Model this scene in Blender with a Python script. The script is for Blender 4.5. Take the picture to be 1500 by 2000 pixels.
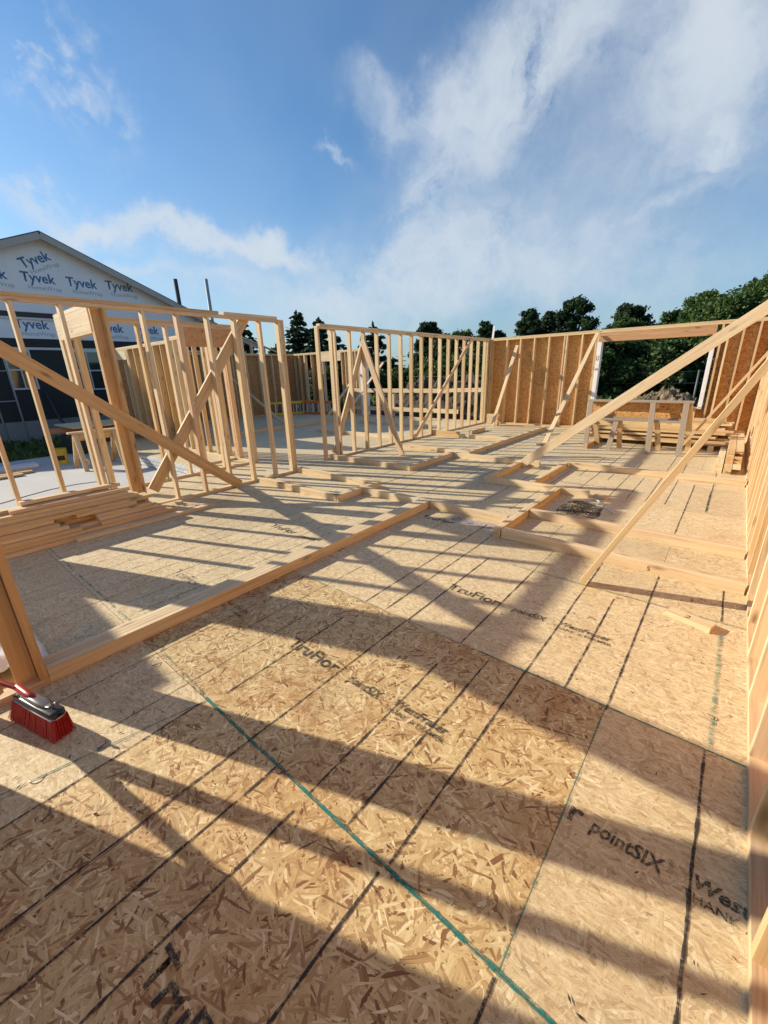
import bpy, bmesh, math, random
from mathutils import Vector, Matrix, noise
R = math.radians
S = bpy.context.scene
for o in list(bpy.data.objects): bpy.data.objects.remove(o)
COL = S.collection
# ---------------------------------------------------------------- camera
cam = bpy.data.cameras.new('camera'); camo = bpy.data.objects.new('camera', cam); COL.objects.link(camo)
cr = Vector((0.7686, 0.63909, -0.02848)); cd = Vector((0.18697, -0.26699, -0.94539)); cf = Vector((-0.6118, 0.7213, -0.3247))
m = Matrix((cr, -cd, -cf)).transposed().to_4x4(); m.translation = Vector((0, 0, 1.6)); camo.matrix_world = m
cam.sensor_fit = 'HORIZONTAL'; cam.sensor_width = 36; cam.lens = 797.0/1500*36; cam.clip_end = 2000; cam.clip_start = 0.05
S.camera = camo
def ray(px, py):
    x = (px-750)/797.0; y = (py-1000)/797.0
    return (cr*x + cd*y + cf)
# ---------------------------------------------------------------- light
S.view_settings.view_transform = 'Standard'; S.view_settings.look = 'None'; S.view_settings.gamma = 1; S.view_settings.exposure = 0.45
AZ = R(21.0); EL = R(25.0)
sund = Vector((-math.cos(AZ)*math.cos(EL), -math.sin(AZ)*math.cos(EL), math.sin(EL)))   # towards the sun
sl = bpy.data.lights.new('sun', 'SUN'); sl.energy = 5.0; sl.angle = R(0.55); sl.color = (1.0, 0.92, 0.765)
so = bpy.data.objects.new('sun', sl); COL.objects.link(so); so.rotation_euler = (-sund).to_track_quat('-Z', 'Y').to_euler(); so.location = (-20, -10, 20)
W = bpy.data.worlds.new('World'); S.world = W; W.use_nodes = True
nt = W.node_tree; N = nt.nodes; L = nt.links; N.clear()
def nd(nt, t, **k):
    n = nt.nodes.new(t)
    for a, b in k.items():
        if a == 'inp':
            for i, v in b.items(): n.inputs[i].default_value = v
        else: setattr(n, a, b)
    return n
def mth(nt, op, a, b=None, c=None, clamp=False):
    n = nt.nodes.new('ShaderNodeMath'); n.operation = op; n.use_clamp = clamp
    for i, v in enumerate((a, b, c)):
        if v is None: continue
        if isinstance(v, (int, float)): n.inputs[i].default_value = v
        else: nt.links.new(v, n.inputs[i])
    return n.outputs[0]
def vdot(nt, a, v):
    n = nt.nodes.new('ShaderNodeVectorMath'); n.operation = 'DOT_PRODUCT'; nt.links.new(a, n.inputs[0]); n.inputs[1].default_value = v
    return n.outputs['Value']
def mixc(nt, f, a, b, mode='MIX'):
    n = nt.nodes.new('ShaderNodeMix'); n.data_type = 'RGBA'; n.blend_type = mode
    for i, v in ((0, f), (6, a), (7, b)):
        if isinstance(v, (int, float)): n.inputs[i].default_value = v
        elif isinstance(v, tuple): n.inputs[i].default_value = (*v, 1) if len(v) == 3 else v
        else: nt.links.new(v, n.inputs[i])
    return n.outputs[2]
def ramp(nt, f, stops, interp='LINEAR'):
    n = nt.nodes.new('ShaderNodeValToRGB'); n.color_ramp.interpolation = interp
    e = n.color_ramp.elements
    while len(e) < len(stops): e.new(0.5)
    for i, (p, c) in enumerate(stops):
        e[i].position = p; e[i].color = (*c, 1) if len(c) == 3 else c
    nt.links.new(f, n.inputs[0]); return n.outputs[0]
out = nd(nt, 'ShaderNodeOutputWorld'); bg = nd(nt, 'ShaderNodeBackground'); L.new(bg.outputs[0], out.inputs[0])
sky = nd(nt, 'ShaderNodeTexSky'); sky.sky_type = 'NISHITA'; sky.sun_disc = False; sky.sun_elevation = EL
sky.sun_rotation = math.atan2(sund.x, sund.y); sky.air_density = 1.15; sky.dust_density = 0.5; sky.ozone_density = 2.0
bg.inputs[1].default_value = 0.090
tc = nd(nt, 'ShaderNodeTexCoord'); D = tc.outputs['Generated']
def wnoise(scale, detail, rough, vec, dist=0.0):
    n = nd(nt, 'ShaderNodeTexNoise'); n.inputs['Scale'].default_value = scale; n.inputs['Detail'].default_value = detail
    n.inputs['Roughness'].default_value = rough; n.inputs['Distortion'].default_value = dist; L.new(vec, n.inputs['Vector']); return n.outputs['Fac']
# warp the direction a little so cloud edges are ragged
wn = nd(nt, 'ShaderNodeTexNoise'); wn.inputs['Scale'].default_value = 3.5; wn.inputs['Detail'].default_value = 7; wn.inputs['Roughness'].default_value = 0.6; L.new(D, wn.inputs['Vector'])
sub = nd(nt, 'ShaderNodeVectorMath', operation='SUBTRACT'); L.new(wn.outputs['Color'], sub.inputs[0]); sub.inputs[1].default_value = (.5, .5, .5)
scl = nd(nt, 'ShaderNodeVectorMath', operation='SCALE'); L.new(sub.outputs[0], scl.inputs[0]); scl.inputs['Scale'].default_value = 0.30
DW = nd(nt, 'ShaderNodeVectorMath', operation='ADD'); L.new(D, DW.inputs[0]); L.new(scl.outputs[0], DW.inputs[1]); DW = DW.outputs[0]
def blob(px, py, rx, ry, ang, power, soft=1.0):
    # a soft elliptical patch of cloud around one direction of the sky (direction taken from the sky's own coordinates)
    c = ray(px, py).normalized(); a = ray(px+20*math.cos(ang), py+20*math.sin(ang)).normalized()-c
    a = (a - c*a.dot(c)).normalized(); b = c.cross(a).normalized()
    ca = c.dot(cf); k = ca/797.0
    u = vdot(nt, DW, tuple(a/(rx*k))); v = vdot(nt, DW, tuple(b/(ry*k)))
    r2 = mth(nt, 'ADD', mth(nt, 'MULTIPLY', u, u), mth(nt, 'MULTIPLY', v, v))
    g = mth(nt, 'POWER', 2.718, mth(nt, 'MULTIPLY', r2, -1.0*soft))
    g = mth(nt, 'MULTIPLY', g, mth(nt, 'GREATER_THAN', vdot(nt, D, tuple(c)), 0.0))
    return mth(nt, 'MULTIPLY', g, power)
BL = [(210, 445, 130, 19, .16, 1.7), (470, 478, 110, 18, .08, 1.5), (880, 470, 190, 62, -.2, .75), (760, 560, 240, 80, -.1, .62),
      (855, 330, 52, 85, .15, .8), (960, 190, 120, 85, -.5, 1.15), (1085, 70, 150, 85, -.75, .95), (1370, 190, 150, 95, -.55, 1.2), (1440, 60, 160, 90, -.4, .7),
      (1150, 480, 190, 42, -.3, .36), (1090, 560, 300, 45, -.1, .38), (790, 160, 95, 26, .1, .45), (655, 266, 30, 7, .1, .4),
      (1378, 300, 30, 12, -.1, .7), (1368, 332, 30, 9, -.25, .7), (1300, 400, 90, 14, -.4, .4), (300, 535, 200, 14, .05, .4), (500, 560, 350, 40, 0, .2)]
acc = None
for b in BL:
    g = blob(*b); acc = g if acc is None else mth(nt, 'ADD', acc, g)
fine = wnoise(6.0, 9, .62, DW, .4); fine2 = wnoise(16, 6, .6, D, .2)
mod = mth(nt, 'MULTIPLY_ADD', fine, 3.4, mth(nt, 'MULTIPLY_ADD', fine2, 1.0, -1.45), clamp=False)
cl = mth(nt, 'MULTIPLY', acc, mod); cl = mth(nt, 'MAXIMUM', mth(nt, 'MULTIPLY', cl, 1.1), 0.0)
mk = blob(85, 135, 120, 75, .6, 1.0)
vor = nd(nt, 'ShaderNodeTexVoronoi'); vor.inputs['Scale'].default_value = 48; L.new(DW, vor.inputs['Vector']); vor.feature = 'SMOOTH_F1'
puff = mth(nt, 'MULTIPLY', mth(nt, 'SUBTRACT', .62, vor.outputs['Distance'], clamp=True), 2.4)
puff = mth(nt, 'MULTIPLY', puff, mth(nt, 'MULTIPLY_ADD', fine, 4.0, -1.7, clamp=True), clamp=True)
cl = mth(nt, 'ADD', cl, mth(nt, 'MULTIPLY', mth(nt, 'MULTIPLY', mk, puff), 1.6))
haze = wnoise(1.6, 5, .5, D, .6)
cl = mth(nt, 'ADD', cl, mth(nt, 'MULTIPLY', mth(nt, 'MULTIPLY_ADD', haze, 1.0, -.38, clamp=True), .35))
cl = mth(nt, 'MULTIPLY', mth(nt, 'SUBTRACT', 1.0, mth(nt, 'POWER', 2.718, mth(nt, 'MULTIPLY', cl, -1.7))), .90)
sb = mixc(nt, 1.0, sky.outputs[0], (0.63, 0.93, 1.17), 'MULTIPLY')
sz = nd(nt, 'ShaderNodeSeparateXYZ'); L.new(D, sz.inputs[0])
hzf = mth(nt, 'MULTIPLY', mth(nt, 'POWER', mth(nt, 'SUBTRACT', 1.0, mth(nt, 'MULTIPLY', mth(nt, 'ABSOLUTE', sz.outputs[2]), 2.4), clamp=True), 1.8), .48)
sb = mixc(nt, hzf, sb, (3.1, 3.85, 4.8))
skyc = mixc(nt, cl, sb, (5.6, 6.15, 6.7))
L.new(skyc, bg.inputs[0])

# ---------------------------------------------------------------- materials
MATS = {}
def newmat(name):
    m = bpy.data.materials.new(name); m.use_nodes = True; t = m.node_tree; t.nodes.clear()
    o = nd(t, 'ShaderNodeOutputMaterial'); p = nd(t, 'ShaderNodeBsdfPrincipled'); t.links.new(p.outputs[0], o.inputs[0])
    MATS[name] = m; return m, t, p, o
def mapping(t, vec, scale=(1, 1, 1), rot=(0, 0, 0), loc=(0, 0, 0)):
    n = nd(t, 'ShaderNodeMapping'); t.links.new(vec, n.inputs[0]); n.inputs['Scale'].default_value = scale; n.inputs['Rotation'].default_value = rot; n.inputs['Location'].default_value = loc
    return n.outputs[0]
def tnoise(t, vec, scale, detail=4, rough=.55, dist=0, out='Fac'):
    n = nd(t, 'ShaderNodeTexNoise'); t.links.new(vec, n.inputs['Vector']); n.inputs['Scale'].default_value = scale; n.inputs['Detail'].default_value = detail
    n.inputs['Roughness'].default_value = rough; n.inputs['Distortion'].default_value = dist; return n.outputs[out]
def bump(t, p, h, strength, dist):
    b = nd(t, 'ShaderNodeBump'); b.inputs['Strength'].default_value = strength; b.inputs['Distance'].default_value = dist
    t.links.new(h, b.inputs['Height']); t.links.new(b.outputs[0], p.inputs['Normal'])
def plain(name, col, rough=.7, var=.15, nscale=8, metal=0, bmp=0, emis=None):
    m, t, p, o = newmat(name); c = nd(t, 'ShaderNodeTexCoord').outputs['Object']
    n = tnoise(t, c, nscale, 6, .6); f = mth(t, 'MULTIPLY_ADD', n, 2*var, 1-var)
    cc = mixc(t, 1.0, col, (1, 1, 1), 'MULTIPLY'); x = nd(t, 'ShaderNodeVectorMath', operation='SCALE'); t.links.new(cc, x.inputs[0]); t.links.new(f, x.inputs['Scale'])
    t.links.new(x.outputs[0], p.inputs['Base Color']); p.inputs['Roughness'].default_value = rough; p.inputs['Metallic'].default_value = metal
    if bmp: bump(t, p, n, bmp, .02)
    return m
def wood(name, cols, weather=0.0, rough=.62, knots=1.0):
    m, t, p, o = newmat(name); tcn = nd(t, 'ShaderNodeTexCoord'); oi = nd(t, 'ShaderNodeObjectInfo')
    off = nd(t, 'ShaderNodeVectorMath', operation='SCALE'); off.inputs[0].default_value = (37.1, 11.3, 23.7); t.links.new(oi.outputs['Random'], off.inputs['Scale'])
    ad = nd(t, 'ShaderNodeVectorMath', operation='ADD'); t.links.new(tcn.outputs['Object'], ad.inputs[0]); t.links.new(off.outputs[0], ad.inputs[1]); V = ad.outputs[0]
    base = ramp(t, oi.outputs['Random'], [(i/(len(cols)-1), c) for i, c in enumerate(cols)])
    # knots: stretched cells bend the grain around them
    kv = nd(t, 'ShaderNodeTexVoronoi'); kv.inputs['Scale'].default_value = 1.0; t.links.new(mapping(t, V, (3.0, 10, 10)), kv.inputs['Vector'])
    kd = kv.outputs['Distance']; kn = mth(t, 'SUBTRACT', 1.0, mth(t, 'MULTIPLY', kd, 4.2), clamp=True)
    on = mth(t, 'GREATER_THAN', kv.outputs['Color'], .45)
    kn = mth(t, 'MULTIPLY', mth(t, 'MULTIPLY', kn, on), knots)
    g1 = tnoise(t, mapping(t, V, (1.1, 26, 26)), 1.0, 5, .6, .6); g2 = tnoise(t, mapping(t, V, (3.5, 140, 140)), 1.0, 3, .6)
    lg = tnoise(t, mapping(t, V, (1.2, 3, 3)), 1.5, 3, .5)
    gr = mth(t, 'ADD', mth(t, 'MULTIPLY', g1, .62), mth(t, 'MULTIPLY', g2, .38))
    gc = ramp(t, gr, [(.32, (.62, .54, .44)), (.45, (.90, .87, .81)), (.60, (1.08, 1.08, 1.07))])
    c = mixc(t, 1.0, base, gc, 'MULTIPLY')
    c = mixc(t, mth(t, 'MULTIPLY', mth(t, 'SUBTRACT', lg, .5, clamp=True), 1.3, clamp=True), c, tuple(x*y for x, y in zip(cols[0], (.95, .72, .55))))
    c = mixc(t, mth(t, 'MULTIPLY', kn, .9, clamp=True), c, (.13, .055, .02))
    if weather:
        wv = tnoise(t, mapping(t, V, (2, 30, 30)), 1.4, 6, .65)
        c = mixc(t, mth(t, 'MULTIPLY_ADD', wv, 1.4, -.7+weather, clamp=True), c, (.34, .295, .245))
    t.links.new(c, p.inputs['Base Color']); p.inputs['Roughness'].default_value = rough; p.inputs['Specular IOR Level'].default_value = .3
    bump(t, p, gr, .25, .004); return m
pine = [(.67, .51, .29), (.74, .58, .35), (.61, .43, .23), (.71, .56, .34), (.60, .41, .21), (.67, .47, .30), (.76, .61, .39)]
M_W = wood('pine_lumber', pine)
M_WP = wood('pale_lumber', [(.74, .58, .37), (.70, .53, .33), (.76, .61, .40), (.71, .53, .32)], knots=.8)
M_WR = wood('fir_header', [(.50, .27, .13), (.53, .30, .15)], knots=1.2)
M_WO = wood('orange_lumber', [(.63, .43, .22), (.60, .39, .19)])
M_WG = wood('weathered_lumber', [(.42, .32, .22), (.36, .28, .20)], weather=.5, knots=.6)
def osb(name, tint=(1, 1, 1), sheets=False, vertical=False, size=1.0, contrast=1.0):
    m, t, p, o = newmat(name); V = nd(t, 'ShaderNodeTexCoord').outputs['Object']
    if vertical: V = mapping(t, V, (1, 1, 1), (0, 0, 0)); 
    sx = nd(t, 'ShaderNodeSeparateXYZ'); t.links.new(V, sx.inputs[0]); X, Y, Z = sx.outputs
    if vertical:   # fold both wall directions on to one plane
        cx = nd(t, 'ShaderNodeCombineXYZ'); t.links.new(mth(t, 'ADD', X, Y), cx.inputs[0]); t.links.new(Z, cx.inputs[1]); V = cx.outputs[0]
    wv = nd(t, 'ShaderNodeVectorMath', operation='SCALE'); t.links.new(tnoise(t, V, 5, 2, .5, 0, 'Color'), wv.inputs[0]); wv.inputs['Scale'].default_value = .022
    ad = nd(t, 'ShaderNodeVectorMath', operation='ADD'); t.links.new(V, ad.inputs[0]); t.links.new(wv.outputs[0], ad.inputs[1]); VW = ad.outputs[0]
    best = None; bh = None; edge = None; gv = None
    layers = [(0.15, .085, .014), (0.95, .075, .016), (-.75, .095, .013), (1.5, .065, .017), (-.3, .11, .010), (.5, .055, .011), (-1.2, .07, .012)]
    for i, (an, ln, wd) in enumerate(layers):
        ln *= size*.88; wd *= size*.85
        mp = mapping(t, mapping(t, VW, (1, 1, 1), (0, 0, an), (i*3.7, i*1.9, 0)), (1/ln, 1/wd, 1))
        v = nd(t, 'ShaderNodeTexVoronoi'); v.voronoi_dimensions = '2D'; v.inputs['Scale'].default_value = 1; t.links.new(mp, v.inputs['Vector'])
        s = nd(t, 'ShaderNodeSeparateColor'); t.links.new(v.outputs['Color'], s.inputs[0])
        h = mth(t, 'SUBTRACT', s.outputs[0], mth(t, 'MULTIPLY', v.outputs['Distance'], .25)); cval = s.outputs[1]
        if best is None: best, bh, edge, gv = cval, h, v.outputs['Distance'], mp
        else:
            k = mth(t, 'GREATER_THAN', h, bh)
            def sel(a, b): return mth(t, 'ADD', mth(t, 'MULTIPLY', k, b), mth(t, 'MULTIPLY', mth(t, 'SUBTRACT', 1.0, k), a))
            mv = nd(t, 'ShaderNodeMix'); mv.data_type = 'VECTOR'; t.links.new(k, mv.inputs[0]); t.links.new(gv, mv.inputs[4]); t.links.new(mp, mv.inputs[5]); gv = mv.outputs[1]
            best = sel(best, cval); edge = sel(edge, v.outputs['Distance']); bh = mth(t, 'MAXIMUM', h, bh)
    strand = ramp(t, best, [(0, (.20, .09, .04)), (.06, (.32, .17, .08)), (.16, (.45, .28, .14)), (.42, (.60, .42, .225)), (.75, (.68, .51, .29)), (.92, (.77, .61, .39)), (1, (.86, .72, .50))])
    grain = tnoise(t, mapping(t, gv, (.9, 5, 1)), 1.0, 4, .7)
    if sheets:
        rowf = mth(t, 'DIVIDE', mth(t, 'SUBTRACT', Y, .685), 1.2192); row = mth(t, 'FLOOR', rowf)
        par = mth(t, 'MODULO', mth(t, 'ADD', row, 100.0), 2.0)
        colf = mth(t, 'DIVIDE', mth(t, 'ADD', mth(t, 'ADD', X, .212), mth(t, 'MULTIPLY', par, 1.2192)), 2.4384); col_ = mth(t, 'FLOOR', colf)
        cx = nd(t, 'ShaderNodeCombineXYZ'); t.links.new(row, cx.inputs[0]); t.links.new(col_, cx.inputs[1])
        wn_ = nd(t, 'ShaderNodeTexWhiteNoise'); wn_.noise_dimensions = '2D'; t.links.new(cx.outputs[0], wn_.inputs[0]); ws = nd(t, 'ShaderNodeSeparateColor'); t.links.new(wn_.outputs['Color'], ws.inputs[0])
        lim_ = mth(t, 'MULTIPLY_ADD', mth(t, 'LESS_THAN', row, -.5), .86, -2.70)
        coarse = mth(t, 'MULTIPLY', mth(t, 'LESS_THAN', row, .5), mth(t, 'MULTIPLY', mth(t, 'LESS_THAN', X, -.212), mth(t, 'GREATER_THAN', X, lim_)))
        fineg = ramp(t, tnoise(t, mapping(t, VW, (16, 75, 1), (0, 0, -.12)), 1.0, 6, .7, .5), [(.30, (.30, .17, .08)), (.41, (.54, .38, .21)), (.56, (.68, .51, .31)), (.68, (.82, .67, .45))])
        fw = mth(t, 'MULTIPLY_ADD', coarse, -.50, mth(t, 'MULTIPLY_ADD', ws.outputs[0], .15, .46))
        strand = mixc(t, fw, strand, fineg)
        # rain-weathered grey-beige further in
        gx = mth(t, 'MULTIPLY_ADD', X, -.22, -.35, clamp=True); gy = mth(t, 'MULTIPLY_ADD', Y, .14, -.22, clamp=True)
        gf = mth(t, 'MULTIPLY', mth(t, 'MAXIMUM', gx, gy), mth(t, 'MULTIPLY_ADD', tnoise(t, V, 1.1, 5, .6), .9, .15), clamp=True)
        strand = mixc(t, mth(t, 'MULTIPLY', gf, .6), strand, (.57, .485, .36))
        st_n = tnoise(t, V, 1.7, 5, .6, .8); stf = mth(t, 'MULTIPLY', mth(t, 'MULTIPLY_ADD', st_n, 4.0, -1.95, clamp=True), mth(t, 'MULTIPLY_ADD', coarse, .62, .30))
        strand = mixc(t, 1.0, strand, mixc(t, stf, (1, 1, 1), (.80, .62, .46)), 'MULTIPLY')
        strand = mixc(t, 1.0, strand, mixc(t, coarse, (1.06, 1.09, 1.15), (1.0, .96, .88)), 'MULTIPLY')
        tv = mth(t, 'MULTIPLY_ADD', ws.outputs[1], .14, .92)
        sc = nd(t, 'ShaderNodeVectorMath', operation='SCALE'); t.links.new(strand, sc.inputs[0]); t.links.new(tv, sc.inputs['Scale']); strand = sc.outputs[0]
        # joints between sheets
        def joint(fr, w):
            q = mth(t, 'FRACT', fr); q = mth(t, 'MINIMUM', q, mth(t, 'SUBTRACT', 1.0, q)); return mth(t, 'LESS_THAN', q, w)
        j = mth(t, 'MAXIMUM', joint(rowf, .0016), joint(colf, .0008))
        strand = mixc(t, mth(t, 'MULTIPLY', j, .75), strand, (.09, .06, .035))
        # nails / small dirt
        vv = nd(t, 'ShaderNodeTexVoronoi'); vv.inputs['Scale'].default_value = 5.0; t.links.new(V, vv.inputs['Vector'])
        sp = mth(t, 'LESS_THAN', vv.outputs['Distance'], .022); s3 = nd(t, 'ShaderNodeSeparateColor'); t.links.new(vv.outputs['Color'], s3.inputs[0])
        strand = mixc(t, mth(t, 'MULTIPLY', mth(t, 'MULTIPLY', sp, mth(t, 'GREATER_THAN', s3.outputs[0], .72)), .8), strand, (.10, .05, .03))
        dn = tnoise(t, V, 1.6, 9, .74); strand = mixc(t, mth(t, 'MULTIPLY', mth(t, 'SUBTRACT', dn, .54, clamp=True), 2.2, clamp=True), strand, (.33, .235, .15))
    gm = ramp(t, grain, [(.30, (.66, .60, .54)), (.48, (.98, .97, .95)), (.62, (1.10, 1.10, 1.10))])
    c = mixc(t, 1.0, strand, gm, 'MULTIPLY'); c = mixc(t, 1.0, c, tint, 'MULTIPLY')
    ed = mth(t, 'MULTIPLY', mth(t, 'SUBTRACT', edge, .62, clamp=True), 2.2, clamp=True)
    c = mixc(t, mth(t, 'MULTIPLY', ed, .5), c, (.16, .085, .04))
    t.links.new(c, p.inputs['Base Color']); p.inputs['Roughness'].default_value = .62; p.inputs['Specular IOR Level'].default_value = .35
    hh = mth(t, 'ADD', mth(t, 'MULTIPLY', bh, .7), mth(t, 'MULTIPLY', grain, .3)); bump(t, p, hh, .35, .0022); return m
M_OSBF = osb('osb_subfloor', (.99, 1.02, .96), sheets=True)
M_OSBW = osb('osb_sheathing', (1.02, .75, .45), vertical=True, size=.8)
M_OSBD = osb('osb_shaded', (.62, .46, .34), vertical=True, size=.8)  # same sheathing with the shade of the far left walls put into its tint
M_CONC = plain('concrete', (.50, .485, .46), .85, .14, 1.6, bmp=.1)
M_FOUND = plain('foundation_concrete', (.27, .27, .26), .85, .15, 2.2)
M_WRAP = plain('house_wrap', (.80, .82, .86), .5, .07, 2.2, bmp=.7)
M_WHITE = plain('white_wrap', (.80, .80, .82), .45, .08, 9, bmp=.3)
M_SIDE = plain('dark_siding', (.034, .038, .036), .9, .12, 5)
M_TRIMW = plain('white_trim', (.62, .62, .62), .5, .08, 6)
M_FASC = plain('fascia', (.42, .40, .38), .6, .1, 5)
M_ROOF = plain('shingles', (.10, .10, .105), .9, .3, 22)
M_GLASS, t_, p_, o_ = newmat('window_glass'); p_.inputs['Base Color'].default_value = (.03, .04, .04, 1); p_.inputs['Roughness'].default_value = .06; p_.inputs['Metallic'].default_value = 0; p_.inputs['Specular IOR Level'].default_value = 1.0
M_BLACKP = plain('black_plastic', (.035, .033, .036), .28, .2, 10)
M_GREYP = plain('grey_plastic', (.16, .145, .15), .3, .2, 10)
M_REDP = plain('red_plastic', (.30, .025, .02), .35, .15, 9)
M_BRIS = plain('red_bristles', (.46, .028, .018), .5, .25, 60)
M_YEL = plain('yellow_plastic', (.62, .44, .03), .4, .06, 7)
M_ORNG = plain('orange_fibreglass', (.60, .16, .03), .4, .1, 7)
M_METAL = plain('aluminium', (.60, .60, .60), .45, .1, 9, metal=.2)
M_POLE = plain('dark_pole', (.055, .05, .055), .8, .15, 5)
M_GPOLE = plain('grey_pole', (.34, .35, .36), .6, .1, 5)
M_BARK = plain('bark', (.10, .075, .055), .95, .3, 14, bmp=.5)
M_INK = plain('blue_ink', (.06, .17, .34), .6, .2, 12)
M_INKG = plain('pale_ink', (.33, .40, .47), .6, .2, 12)
M_MARK = plain('felt_pen', (.03, .03, .035), .7, .2, 20)
M_WIRE = plain('fence_wire', (.10, .10, .10), .5, .1, 10)
M_POLY = plain('plastic_sheet', (.78, .79, .82), .35, .1, 4, bmp=.5)
def mark(name, col, lo, hi, sc):
    m, t, p, o = newmat(name); V = nd(t, 'ShaderNodeTexCoord').outputs['Object']
    p.inputs['Base Color'].default_value = (*col, 1); p.inputs['Roughness'].default_value = .85
    n = mth(t, 'ADD', mth(t, 'MULTIPLY', tnoise(t, V, sc, 6, .7), .6), mth(t, 'MULTIPLY', tnoise(t, V, sc*.12, 3, .6), .4)); f = ramp(t, n, [(lo, (0, 0, 0)), (hi, (1, 1, 1))])
    tr = nd(t, 'ShaderNodeBsdfTransparent'); mx = nd(t, 'ShaderNodeMixShader'); t.links.new(f, mx.inputs[0]); t.links.new(tr.outputs[0], mx.inputs[1]); t.links.new(p.outputs[0], mx.inputs[2]); t.links.new(mx.outputs[0], o.inputs[0])
    return m
M_BL = mark('black_chalk', (.04, .03, .027), .37, .54, 110)
M_TEAL = mark('teal_chalk', (.02, .19, .16), .38, .56, 130)
M_TEALF = mark('faded_teal_chalk', (.05, .22, .18), .47, .62, 130)
M_PRINT = mark('printed_ink', (.035, .035, .032), .385, .55, 150)
M_PRINTF = mark('worn_printed_ink', (.07, .06, .05), .46, .58, 160)
M_BLUEC = mark('blue_chalk', (.10, .14, .50), .48, .68, 60)
M_DIRTM = mark('sawdust_dirt', (.05, .038, .03), .44, .52, 55)
# ground, leaves
M_GROUND, t, p, o = newmat('ground'); V = nd(t, 'ShaderNodeTexCoord').outputs['Object']
a = tnoise(t, V, .12, 8, .6); b = tnoise(t, V, 2.5, 8, .7)
c = ramp(t, a, [(.42, (.15, .115, .08)), (.5, (.085, .11, .035)), (.62, (.055, .095, .025))]); c = mixc(t, 1.0, c, ramp(t, b, [(.3, (.55, .55, .55)), (.7, (1.3, 1.3, 1.2))]), 'MULTIPLY')
t.links.new(c, p.inputs['Base Color']); p.inputs['Roughness'].default_value = .95; bump(t, p, b, .6, .08)
M_DIRTD = plain('dark_dirt', (.075, .055, .038), .95, .5, 7, bmp=.8)
M_DIRT, t, p, o = newmat('dirt'); V = nd(t, 'ShaderNodeTexCoord').outputs['Object']
b = tnoise(t, V, 5, 8, .7); c = ramp(t, b, [(.36, (.06, .04, .022)), (.52, (.20, .14, .08)), (.66, (.42, .31, .18))])
t.links.new(c, p.inputs['Base Color']); p.inputs['Roughness'].default_value = .95; bump(t, p, b, .8, .1)
def leafmat(name, c1, c2, c3):
    m, t, p, o = newmat(name); V = nd(t, 'ShaderNodeTexCoord').outputs['Object']; g = nd(t, 'ShaderNodeNewGeometry')
    n = tnoise(t, V, .9, 4, .6); r = mth(t, 'ADD', mth(t, 'MULTIPLY', n, .6), mth(t, 'MULTIPLY', g.outputs['Random Per Island'], .4))
    t.links.new(ramp(t, r, [(.3, c1), (.52, c2), (.75, c3)]), p.inputs['Base Color']); p.inputs['Roughness'].default_value = .6; p.inputs['Specular IOR Level'].default_value = .25
    tl = nd(t, 'ShaderNodeBsdfTranslucent'); tl.inputs[0].default_value = (*c3, 1); mx = nd(t, 'ShaderNodeMixShader'); mx.inputs[0].default_value = .22
    t.links.new(p.outputs[0], mx.inputs[1]); t.links.new(tl.outputs[0], mx.inputs[2]); t.links.new(mx.outputs[0], o.inputs[0]); return m
M_SPR = leafmat('spruce_needles', (.012, .028, .016), (.022, .045, .022), (.045, .075, .03))
M_PIN = leafmat('pine_needles', (.014, .032, .014), (.028, .055, .022), (.06, .10, .035))
M_LEAF = leafmat('broad_leaves', (.028, .058, .014), (.060, .105, .024), (.11, .17, .04))
M_BUSH = leafmat('bush_leaves', (.022, .048, .013), (.05, .09, .022), (.095, .145, .04))
M_WEED = leafmat('weed_leaves', (.05, .08, .02), (.10, .13, .035), (.17, .19, .06))

# ---------------------------------------------------------------- helpers
def link(o, parent=None):
    COL.objects.link(o)
    if parent is not None: o.parent = parent
    return o
def thing(name, label, cat, loc=(0, 0, 0), group=None):
    o = bpy.data.objects.new(name, None); COL.objects.link(o); o.location = loc; o.empty_display_size = .1
    o['label'] = label; o['category'] = cat
    if group: o['group'] = group
    return o
def tag(o, label, cat, group=None):
    o['label'] = label; o['category'] = cat
    if group: o['group'] = group
    return o
def place(o, M, parent=None):
    if parent is not None:
        o.parent = parent; M = Matrix.Translation(-parent.location) @ M
    o.matrix_basis = M
BOX = {}
def boxmesh(l, w, t, mat, ch=.0015):
    k = (round(l, 3), round(w, 3), round(t, 3), mat.name)
    if k in BOX: return BOX[k]
    me = bpy.data.meshes.new('board_mesh'); bm = bmesh.new()
    w2, t2 = w/2, t/2; c = min(ch, w2*.3, t2*.3)
    prof = [(-w2+c, -t2), (w2-c, -t2), (w2, -t2+c), (w2, t2-c), (w2-c, t2), (-w2+c, t2), (-w2, t2-c), (-w2, -t2+c)]
    a = [bm.verts.new((0, y, z)) for y, z in prof]; b = [bm.verts.new((l, y, z)) for y, z in prof]
    for i in range(8): bm.faces.new((a[i], a[(i+1) % 8], b[(i+1) % 8], b[i]))
    bm.faces.new(a[::-1]); bm.faces.new(b); bmesh.ops.recalc_face_normals(bm, faces=bm.faces)
    bm.to_mesh(me); bm.free(); me.materials.append(mat); BOX[k] = me; return me
def board(name, a, b, w, t, wdir, mat=None, parent=None, label=None, cat=None, group=None):
    """a sawn board from a to b (centre line), w wide along wdir, t thick"""
    a = Vector(a); b = Vector(b); X = (b-a); l = X.length; X.normalize(); wd = Vector(wdir); Y = (wd - X*wd.dot(X)).normalized(); Z = X.cross(Y)
    o = bpy.data.objects.new(name, boxmesh(l, w, t, mat or M_W)); COL.objects.link(o)
    M = Matrix((X, Y, Z)).transposed().to_4x4(); M.translation = a; place(o, M, parent)
    if label: tag(o, label, cat, group)
    return o
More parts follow.
